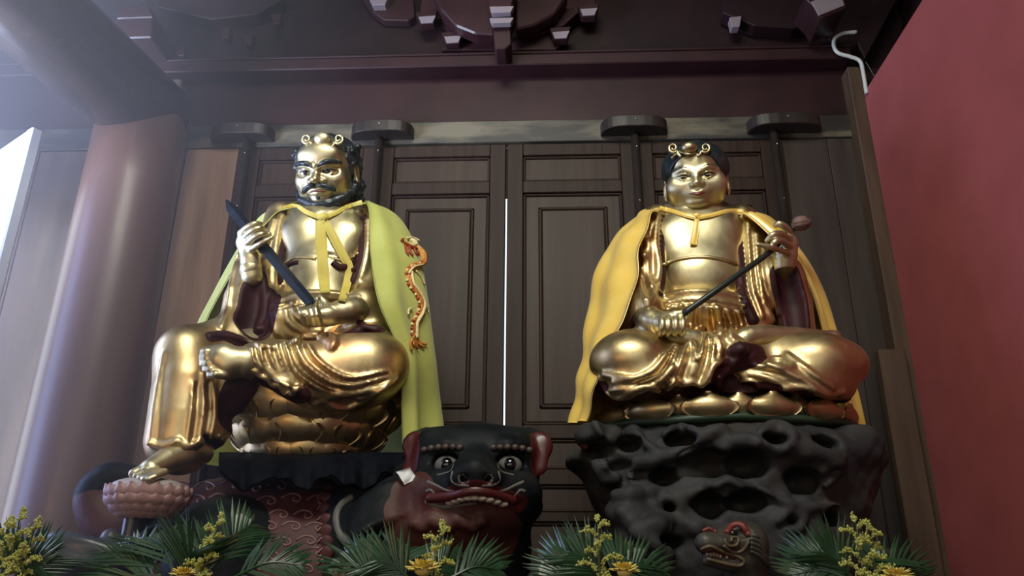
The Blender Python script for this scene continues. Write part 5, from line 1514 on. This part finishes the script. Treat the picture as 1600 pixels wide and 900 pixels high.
# red saddle blanket following the flank, with cloud lines and a scaled border
fs = Field((-1.75, -1.4, 1.35), (-0.55, -0.6, 2.3), 0.0105)
fs.E((P(430, 880, -0.78)[0], -0.77, 1.55), (0.80, 0.43, 0.50), 0.02)
fs.E((P(310, 880, -0.86)[0], -0.87, 1.55), (0.36, 0.35, 0.41), 0.1)
fs.halfspace(P(516, 820, -1.1), (1, 0, 0.05)); fs.halfspace(P(268, 820, -1.1), (-1, 0, 0)); fs.halfspace((0, -0.7, 0), (0, 1, 0)); fs.halfspace((0, 0, 1.4), (0, 0, -1))
so = ro('saddle_blanket', fs.mesh('saddle_blanket'), CLOTHR, beast)
treeS = bvh_of(so)
r2 = random.Random(3)
for row in range(7):
    for k in range(6):
        x = 285+k*38+(row % 2)*18+r2.uniform(-5, 5); y = 758+row*21+r2.uniform(-3, 3)
        if x > 500: continue
        bline([(x-16, y+2), (x-4, y-5), (x+10, y-3), (x+14, y+4), (x+6, y+8), (x+1, y+4), (x+5, y+1)], 0.0026, LINER, 20, 'cloud_line', so, treeS, 0.002)
for k in range(8):
    q = cast(treeS, [(508, 762+k*17)], 0.0)[0]
    MB().ball(q, (0.032, 0.010, 0.026), 12, 8).build('scale', CLOTHR, so)
    bline([(496, 764+k*17), (504, 756+k*17), (516, 760+k*17)], 0.0025, LINER, 12, 'scale_rim', so, treeS, 0.008)
# navy pad under the seat, hanging in lobes
def padrow(y, Y, wav): return [P(x, y+wav*(14*abs(sin((x-342)/88*pi))), Y(x)) for x in np.linspace(342, 640, 40)]
rows = [padrow(709, lambda x: -0.98+0.0*x, 0), padrow(720, lambda x: -1.10+0.00035*max(0, x-480), 0), padrow(733, lambda x: -1.16+0.0005*max(0, x-480), 0.6), padrow(741, lambda x: -1.19+0.0006*max(0, x-480), 1.6)]
v, f, _, _ = sheet(rows, 24, 120, 0.012, lambda u, v: 0.012*u*np.sin(v*38)+0.006*u*np.sin(v*71+2))
pad = link('saddle_pad', npmesh('saddle_pad', v, f), NAVY, beast, (0, 0, 0))
# block between the beast's back and the lotus seat
MB().ball((P(490, 735, -0.82)[0], -0.80, zb0-0.05), (0.36, 0.28, 0.05), 30, 14).build('saddle', NAVY, beast)
# paper caught behind the ear
yq = min(q[1] for q in cast(treeB, [(626, 744), (638, 744), (632, 752), (646, 740)], 0.012, -1.1))-0.004
rows = [[P(619, 738, yq), P(640, 731, yq-0.01)], [P(626, 747, yq-0.015), P(646, 739, yq)], [P(632, 757, yq-0.004), P(653, 747, yq-0.012)]]
v, f, _, _ = sheet(rows, 8, 8, 0.002, lambda u, v: 0.004*np.sin(9*u+5*v))
pap = link('paper_tissue', npmesh('paper_tissue', v, f), WHITEP, None, (0, 0, 0))
tag(pap, 'crumpled white paper tucked behind the ear of the dark beast', 'paper')
# support and leaf of the small lotus
LEAFD = mat('dark_leaf_paint', (0.03, 0.035, 0.045), 0.35, col2=(0.05, 0.055, 0.065), nscale=8)
MB().tube([P(232, 778, -1.27), P(212, 800, -1.28), P(205, 830, -1.28), np.array([P(205, 830, -1.28)[0], -1.28, zA])], [0.03, 0.035, 0.03, 0.035], n=20, seg=12).build('stalk', LEAFD, lo_)
fl_ = Field(P(40, 930, -1.4)-np.array([0.05, 0.15, 0.12]), P(225, 825, -1.2)+np.array([0.05, 0.2, 0.05]), 0.008)
fl_.E(P(118, 872, -1.33), (0.15, 0.12, 0.055), 0.02, rot=rotm('Y', 12))
fl_.T([P(70, 868, -1.38), P(85, 848, -1.40), P(130, 850, -1.40), P(172, 862, -1.38)], [0.02, 0.035, 0.03, 0.025], 0.03, n=16)
fl_.T([P(165, 865, -1.34), P(172, 840, -1.33), P(182, 838, -1.33)], [0.035, 0.03, 0.015], 0.03)
fl_.T([P(185, 870, -1.34), P(215, 880, -1.3), P(215, 900, -1.28)], [0.05, 0.04, 0.03], 0.03)
fl_.T([P(118, 880, -1.33), P(150, 915, -1.31), P(205, 930, -1.28)], [0.05, 0.04, 0.04], 0.03)
ro('leaf', fl_.mesh('leaf'), LEAFD, lo_)

# ================================================================== ROCK PEDESTAL UNDER THE RIGHT STATUE
ROCK = mat('grey_black_rock_paint', (0.018, 0.0185, 0.02), 0.68, spec=0.3, col2=(0.038, 0.039, 0.042), nscale=7, bump=0.35, bscale=26, contrast=(0.3, 0.7), patch=((0.04, 0.033, 0.024), 3.0, 0.5, 0.75))
ped = thing('rock_pedestal', 'dark carved rock pedestal full of hollows under the beardless statue', 'pedestal', (0.75, -0.75, zA))
fp = Field((0.0, -1.4, zA-0.02), (1.75, -0.28, 2.33), 0.0105)
zt = z0-0.012
fp.E((P(1125, 680, -0.75)[0], -0.74, zt-0.10), (0.62, 0.42, 0.11), 0.02)
fp.E(P(1138, 760, -0.76), (0.55, 0.38, 0.24), 0.08)
fp.E(P(1145, 860, -0.76), (0.50, 0.38, 0.30), 0.1)
fp.E((P(1145, 900, -0.76)[0], -0.76, zA+0.2), (0.56, 0.45, 0.35), 0.12)
for px, py, rx, rz, Y in ((925, 685, 0.07, 0.06, -0.98), (1330, 690, 0.07, 0.08, -0.9), (955, 730, 0.06, 0.05, -1.05), (985, 800, 0.09, 0.07, -1.05), (1325, 790, 0.07, 0.06, -0.9), (1010, 850, 0.10, 0.08, -1.1)):
    fp.E(P(px, py, Y), (rx, 0.1, rz), 0.05)
for pix, r in (([(930, 665), (945, 690), (975, 672), (1000, 690), (1020, 700)], 0.025), ([(985, 722), (1030, 714), (1070, 700), (1105, 684), (1128, 678)], 0.03), ([(1128, 700), (1150, 690), (1190, 694), (1250, 704), (1310, 712)], 0.026),
               ([(1040, 682), (1065, 668), (1090, 680)], 0.018), ([(1190, 680), (1214, 668), (1236, 684), (1225, 700)], 0.018), ([(960, 745), (1000, 765), (1010, 775)], 0.02), ([(930, 720), (950, 750), (985, 772)], 0.022),
               ([(965, 778), (1010, 770), (1060, 775), (1095, 768)], 0.024), ([(1020, 790), (1045, 778), (1065, 795), (1045, 806)], 0.018), ([(1185, 765), (1230, 785), (1270, 792), (1310, 788)], 0.022), ([(1280, 740), (1300, 722), (1315, 730), (1290, 760)], 0.018),
               ([(1215, 815), (1230, 800), (1252, 808), (1248, 826), (1228, 828)], 0.016), ([(975, 800), (1000, 830), (1050, 815), (1090, 825)], 0.024), ([(990, 830), (1020, 850), (1040, 870)], 0.02), ([(1100, 700), (1110, 690), (1125, 694)], 0.012),
               ([(1120, 760), (1140, 750), (1160, 762)], 0.018), ([(1185, 690), (1178, 702), (1150, 706)], 0.012)):
    fp.fold(pix, r, r*0.9)
for px, py, rx, rz in ((1066, 684, 0.052, 0.026), (1212, 684, 0.05, 0.026), (968, 722, 0.045, 0.03), (1102, 722, 0.095, 0.05), (1170, 722, 0.075, 0.045), (985, 690, 0.035, 0.022), (1255, 748, 0.06, 0.045), (1108, 790, 0.06, 0.05), (1168, 785, 0.07, 0.035),
                       (1040, 745, 0.05, 0.03), (1045, 795, 0.03, 0.022), (1238, 815, 0.02, 0.016), (1290, 690, 0.06, 0.03), (1050, 845, 0.06, 0.03), (930, 700, 0.03, 0.02), (1300, 810, 0.03, 0.025)):
    h = fp.hit([(px, py)])[0]
    fp.E(h+np.array([0, 0.03, 0]), (rx, 0.13, rz), 0.02, op='cut')
fp.noise(0.008, 14, 5); fp.noise(0.005, 45, 9, 2)
fp.halfspace((0, 0, zA), (0, 0, -1)); fp.halfspace((0, 0, zt), (0, 0, 1))
ro('carved_rock', fp.mesh('carved_rock'), ROCK, ped)
MB().tube([P(914, 672, -0.98), P(912, 690, -0.99), P(916, 702, -0.99)], [0.012, 0.02, 0.01], n=10, seg=10).build('red_tip', BRED, ped)

# small dragon head in front of the pedestal
OCH = mat('ochre_dragon_paint', (0.085, 0.062, 0.032), 0.5, col2=(0.13, 0.10, 0.055), nscale=16)
DGR = mat('olive_dragon_paint', (0.030, 0.030, 0.024), 0.5, col2=(0.06, 0.058, 0.045), nscale=16)
DRED = mat('dragon_red_paint', (0.16, 0.025, 0.02), 0.5)
drg = thing('dragon_head', 'small painted dragon head with open jaws below the rock pedestal', 'sculpture', (P(1150, 870, -1.3)[0], -1.25, zA))
fd = Field(P(1080, 905, -1.3)-np.array([0.02, 0.2, 0.03]), P(1215, 812, -1.2)+np.array([0.02, 0.22, 0.03]), 0.0045)
fd.E(P(1158, 845, -1.24), (0.085, 0.08, 0.065), 0.02)
fd.E(P(1120, 850, -1.28), (0.065, 0.055, 0.038), 0.03)
fd.E(P(1102, 848, -1.30), (0.032, 0.04, 0.03), 0.02)
fd.E(P(1100, 842, -1.315), (0.016, 0.016, 0.014), 0.01)
fd.T([P(1165, 872, -1.25), P(1140, 880, -1.28), P(1105, 876, -1.30)], [0.035, 0.028, 0.018], 0.02)
fd.T([P(1170, 868, -1.24), P(1165, 900, -1.2)], [0.06, 0.07], 0.03)
fd.T([P(1100, 862, -1.34), P(1130, 865, -1.33), P(1158, 875, -1.32)], [0.012, 0.014, 0.008], 0.006, op='cut')
fd.E(P(1160, 833, -1.315), (0.03, 0.02, 0.016), 0.01, op='cut')
ddo = ro('carved_head', fd.mesh('carved_head'), DGR, drg)
treeD = bvh_of(ddo)
def dl(pix, r, m, name, n=20, lift=0.002):
    MB().tube(smooth_pts(cast(treeD, cr(pix, n), lift, -1.3), 1), r, seg=8).build(name, m, drg)
dl([(1096, 858), (1110, 853), (1130, 862), (1150, 868), (1162, 876), (1155, 884), (1130, 880), (1104, 873)], 0.006, OCH, 'lip', 36)
dl([(1098, 862), (1112, 858), (1130, 866), (1148, 872)], 0.005, MOUTH, 'gum')
for x, y in ((1105, 866), (1110, 866), (1115, 866), (1120, 867), (1125, 869), (1135, 871)):
    MB().ball(cast(treeD, [(x, y)], 0.003, -1.3)[0], (0.006, 0.006, 0.007), 8, 6).build('tooth', TOOTH, drg)
dl([(1135, 834), (1145, 822), (1160, 822), (1172, 838)], 0.011, DRED, 'brow')
dl([(1098, 830), (1108, 826), (1118, 832)], 0.006, DRED, 'brow')
MB().ball(cast(treeD, [(1145, 834)], 0.002, -1.3)[0], (0.014, 0.01, 0.011), 12, 8).build('eye', EYEBALL, drg)
dl([(1132, 842), (1136, 852), (1150, 852), (1154, 842), (1144, 840), (1142, 847)], 0.005, OCH, 'cheek_curl')
dl([(1130, 852), (1145, 862), (1160, 860), (1170, 846)], 0.0055, OCH, 'cheek_curl')
for k in range(5):
    dl([(1172, 836+6*k), (1186, 840+7*k), (1192+2*k, 856+7*k)], 0.008, DGR, 'mane_lock', 12)
# ================================================================== FLOWERS ON THE OFFERING TABLE
PALM = mat('palm_leaf', (0.010, 0.040, 0.016), 0.35, col2=(0.022, 0.075, 0.030), nscale=14, spec=0.6)
RODG = mat('goldenrod_floret', (0.44, 0.47, 0.10), 0.6, col2=(0.60, 0.62, 0.18), nscale=60)
STEMG = mat('green_stem', (0.05, 0.09, 0.03), 0.5)
MUM = mat('yellow_petal', (0.78, 0.60, 0.12), 0.55, col2=(0.85, 0.72, 0.24), nscale=30)
VASE = mat('dark_vase_glaze', (0.02, 0.025, 0.03), 0.25)
r3 = random.Random(11)
def frond(base, tip, parent, width=0.11, n=14, droop=0.0, name='palm_frond'):
    base = np.asarray(base, float); tip = np.asarray(tip, float)
    d = tip-base; L = np.linalg.norm(d); ax = d/L
    mid = (base+tip)/2+np.array([0, 0, 0.12*L+droop])
    c = cr([base, mid, tip], 24)
    mb = MB().tube(c, np.linspace(0.0035, 0.0012, 24), seg=5)
    face = EYE-(base+tip)/2; face = face/np.linalg.norm(face)+np.array([r3.uniform(-.35, .35), 0, r3.uniform(0.1, .6)])
    for i in range(n):
        t = 0.16+0.82*i/(n-1)
        p = c[int(t*23)]; tg = c[min(23, int(t*23)+1)]-c[max(0, int(t*23)-1)]; tg /= np.linalg.norm(tg)
        side = np.cross(tg, face); side /= np.linalg.norm(side)
        nn = np.cross(side, tg)
        ln = width*(0.55+0.9*sin(pi*min(1, 0.18+t*0.8)))*(1-0.35*max(0, t-0.7)/0.3)
        for s in (-1, 1):
            a = radians(52-26*t+r3.uniform(-5, 5))
            dv = cos(a)*tg+sin(a)*s*side-0.12*nn
            dv /= np.linalg.norm(dv)
            w = 0.0046
            wv = np.cross(dv, nn); wv /= np.linalg.norm(wv)
            e = p+dv*ln+np.array([0, 0, -0.06*ln])
            m_ = p+dv*ln*0.5
            up = nn*0.0022
            mb.add([p-wv*w*0.4, p+wv*w*0.4, m_-wv*w, m_+up, m_+wv*w, e], [(0, 3, 2), (0, 1, 3), (1, 4, 3), (2, 3, 5), (3, 4, 5)])
    return mb.build(name, PALM, parent, smooth=False)
OCTF = [(0, 2, 4), (2, 1, 4), (1, 3, 4), (3, 0, 4), (2, 0, 5), (1, 2, 5), (3, 1, 5), (0, 3, 5)]
def plume(base, tip, parent, wpx=0.06, nb=20):
    """goldenrod: arching side sprays thick with tiny florets, growing shorter to the top"""
    base = np.asarray(base, float); tip = np.asarray(tip, float)
    mb = MB().tube(cr([base, (base+tip)/2+np.array([0.004, 0, 0]), tip], 10), np.linspace(0.003, 0.0015, 10), seg=5)
    st = mb.build('goldenrod', STEMG, parent)
    fl = MB()
    L = tip[2]-base[2]
    for k in range(nb):
        t = 0.38+0.62*k/(nb-1)
        p = base+(tip-base)*t
        a = k*2.4
        ln = wpx*(1.15-0.85*(t-0.38)/0.62)
        d = np.array([cos(a), 0.6*sin(a), 0.0])
        pts = cr([p, p+d*ln*0.5+np.array([0, 0, ln*0.42]), p+d*ln+np.array([0, 0, ln*0.36])], 14)
        for i in range(2, 14):
            for _ in range(5):
                q = pts[i]+np.array([r3.gauss(0, 0.0022), r3.gauss(0, 0.0022), abs(r3.gauss(0, 0.004))]); s = r3.uniform(0.0015, 0.0030)
                fl.add([q+np.array(v)*s for v in ((1, 0, 0), (-1, 0, 0), (0, 1, 0), (0, -1, 0), (0, 0, 1.3), (0, 0, -1))], OCTF)
    o = fl.build('floret_spray', RODG, st, smooth=False); o['kind'] = 'stuff'
    return st
def mum(c, r, parent):
    mbs = MB()
    o = MB().ball(np.asarray(c), (r*0.45, r*0.45, r*0.3), 12, 8).build('chrysanthemum', MUM, parent)
    for ring, (n, el, ln) in enumerate(((16, 12, 1.0), (14, 32, 0.92), (11, 55, 0.75), (7, 74, 0.55))):
        for k in range(n):
            a = 2*pi*(k+0.5*(ring % 2))/n+r3.uniform(-.08, .08); e = radians(el+r3.uniform(-6, 6))
            d = np.array([cos(a)*cos(e), sin(a)*cos(e), sin(e)]); s = np.array([-sin(a), cos(a), 0])
            u = np.cross(s, d)
            w = r*0.17; cc = np.asarray(c)
            mbs.add([cc, cc+d*r*ln*0.6-s*w+u*w*0.4, cc+d*r*ln*0.6-u*w*0.3, cc+d*r*ln*0.6+s*w+u*w*0.4, cc+d*r*ln+u*r*0.06], [(0, 2, 1), (0, 3, 2), (1, 2, 4), (2, 3, 4)])
    mbs.build('petals', MUM, o, smooth=False)
    MB().tube([np.asarray(c)-np.array([0, 0, 0.01]), np.asarray(c)+np.array([0.01, 0.02, -0.16])], 0.003, seg=5).build('flower_stem', STEMG, o)
def vase(c, parent):
    prof = [(0.0, 0), (0.05, 0), (0.056, 0.02), (0.075, 0.12), (0.07, 0.2), (0.045, 0.27), (0.04, 0.31), (0.052, 0.34), (0.044, 0.338), (0.03, 0.3), (0, 0.29)]
    V = []; Q = []; N_ = 24
    for r_, z_ in prof:
        for k in range(N_): V.append((r_*cos(2*pi*k/N_), r_*sin(2*pi*k/N_), z_))
    for i in range(len(prof)-1):
        for k in range(N_): Q.append((i*N_+k, i*N_+(k+1) % N_, (i+1)*N_+(k+1) % N_, (i+1)*N_+k))
    link('vase', pydata('vase', V, Q), VASE, parent, tuple(c))
def bouquet(px, Y, label, fronds, plumes, mums):
    q = P(px, 900, Y)
    base = np.array([q[0], Y, 1.0])
    t = thing('flower_arrangement', label, 'flowers', tuple(base), 'flower arrangements along the offering table')
    vase(base, t)
    neck = base+np.array([0, 0, 0.31])
    for bx, by, tx, ty, dY, w in fronds:
        b0 = P(bx, by, Y) if by else neck
        f0 = frond(b0, P(tx, ty+14, Y+dY+0.03), t, w*0.95)
        MB().tube([neck, (neck+b0)/2+np.array([0, 0.01, 0.01]), b0], 0.003, n=8, seg=5).build('frond_stalk', STEMG, f0)
    for bx, tx, ty, w in plumes:
        plume(neck+np.array([0.01*(bx % 3-1), -0.02, 0]), P(tx, ty, Y-0.04), t, w*1.25)
    for mx, my, r in mums:
        mum(P(mx, my-2, Y-0.07), r*1.1, t)
bouquet(20, -2.35, 'sunlit palm fronds and goldenrod at the far left corner', [(20, 905, 75, 852, 0.0, 0.075), (10, 905, -20, 850, 0.03, 0.08), (25, 910, 60, 872, -0.05, 0.07), (5, 905, 25, 858, -0.03, 0.08)], [(0, 32, 806, 0.055), (1, 55, 820, 0.05), (2, 12, 818, 0.05)], [])
bouquet(260, -2.3, 'wide spread of palm fronds in front of the red saddle blanket', [(250, 900, 165, 905, -0.05, 0.10), (250, 895, 190, 840, 0.02, 0.10), (270, 890, 235, 825, 0.03, 0.10), (300, 885, 330, 830, 0.04, 0.09), (330, 890, 392, 806, 0.05, 0.085), (360, 905, 470, 868, 0.0, 0.07), (290, 905, 300, 850, -0.06, 0.10)],
        [(0, 344, 812, 0.04), (1, 330, 845, 0.035)], [(286, 901, 0.026)])
bouquet(640, -2.3, 'palm fronds and goldenrod under the beast snout', [(600, 900, 545, 850, 0.02, 0.09), (610, 905, 520, 885, -0.02, 0.09), (620, 895, 640, 842, 0.03, 0.09), (670, 900, 715, 862, 0.03, 0.07), (640, 905, 590, 862, -0.05, 0.08), (700, 905, 780, 876, 0.02, 0.08)], [(0, 690, 828, 0.06)], [(661, 893, 0.034)])
bouquet(940, -2.3, 'palm fronds and goldenrod left of the small dragon head', [(920, 900, 858, 862, 0.02, 0.09), (930, 905, 850, 888, -0.02, 0.08), (950, 895, 990, 850, 0.03, 0.08), (960, 905, 1040, 880, 0.02, 0.08), (940, 905, 900, 850, -0.04, 0.08)], [(0, 934, 818, 0.062)], [(976, 896, 0.03)])
bouquet(1340, -2.3, 'palm fronds and goldenrod nearest the red wall', [(1330, 900, 1245, 862, 0.02, 0.085), (1330, 905, 1240, 884, -0.02, 0.08), (1350, 895, 1395, 852, 0.03, 0.08), (1360, 905, 1450, 885, 0.02, 0.08), (1330, 905, 1290, 850, -0.04, 0.08)], [(0, 1338, 818, 0.066), (1, 1362, 832, 0.05)], [(1402, 904, 0.03)])
# ================================================================== thin haze volume added for the pale veil of glare by the side window
wn = W.node_tree
vs = wn.nodes.new('ShaderNodeVolumeScatter')
vs.inputs['Color'].default_value = (0.95, 0.95, 1.0, 1)
vs.inputs['Anisotropy'].default_value = 0.2
ge = wn.nodes.new('ShaderNodeNewGeometry')
sx = wn.nodes.new('ShaderNodeSeparateXYZ')
mr = wn.nodes.new('ShaderNodeMapRange')                      # thinning out away from the window
mr.interpolation_type = 'SMOOTHSTEP'
mr.inputs['From Min'].default_value = -4.2; mr.inputs['From Max'].default_value = -0.3
mr.inputs['To Min'].default_value = 0.18; mr.inputs['To Max'].default_value = 0.0
wn.links.new(ge.outputs['Position'], sx.inputs[0])
wn.links.new(sx.outputs[0], mr.inputs['Value'])
lt = wn.nodes.new('ShaderNodeMath'); lt.operation = 'LESS_THAN'; lt.inputs[1].default_value = 0.12      # only inside the hall
mu = wn.nodes.new('ShaderNodeMath'); mu.operation = 'MULTIPLY'
wn.links.new(sx.outputs[1], lt.inputs[0]); wn.links.new(lt.outputs[0], mu.inputs[0]); wn.links.new(mr.outputs[0], mu.inputs[1])
wn.links.new(mu.outputs[0], vs.inputs['Density'])
wn.links.new(vs.outputs[0], wn.nodes['World Output'].inputs['Volume'])
W.cycles.volume_step_size = 1.0
SC.cycles.volume_step_rate = 4.0
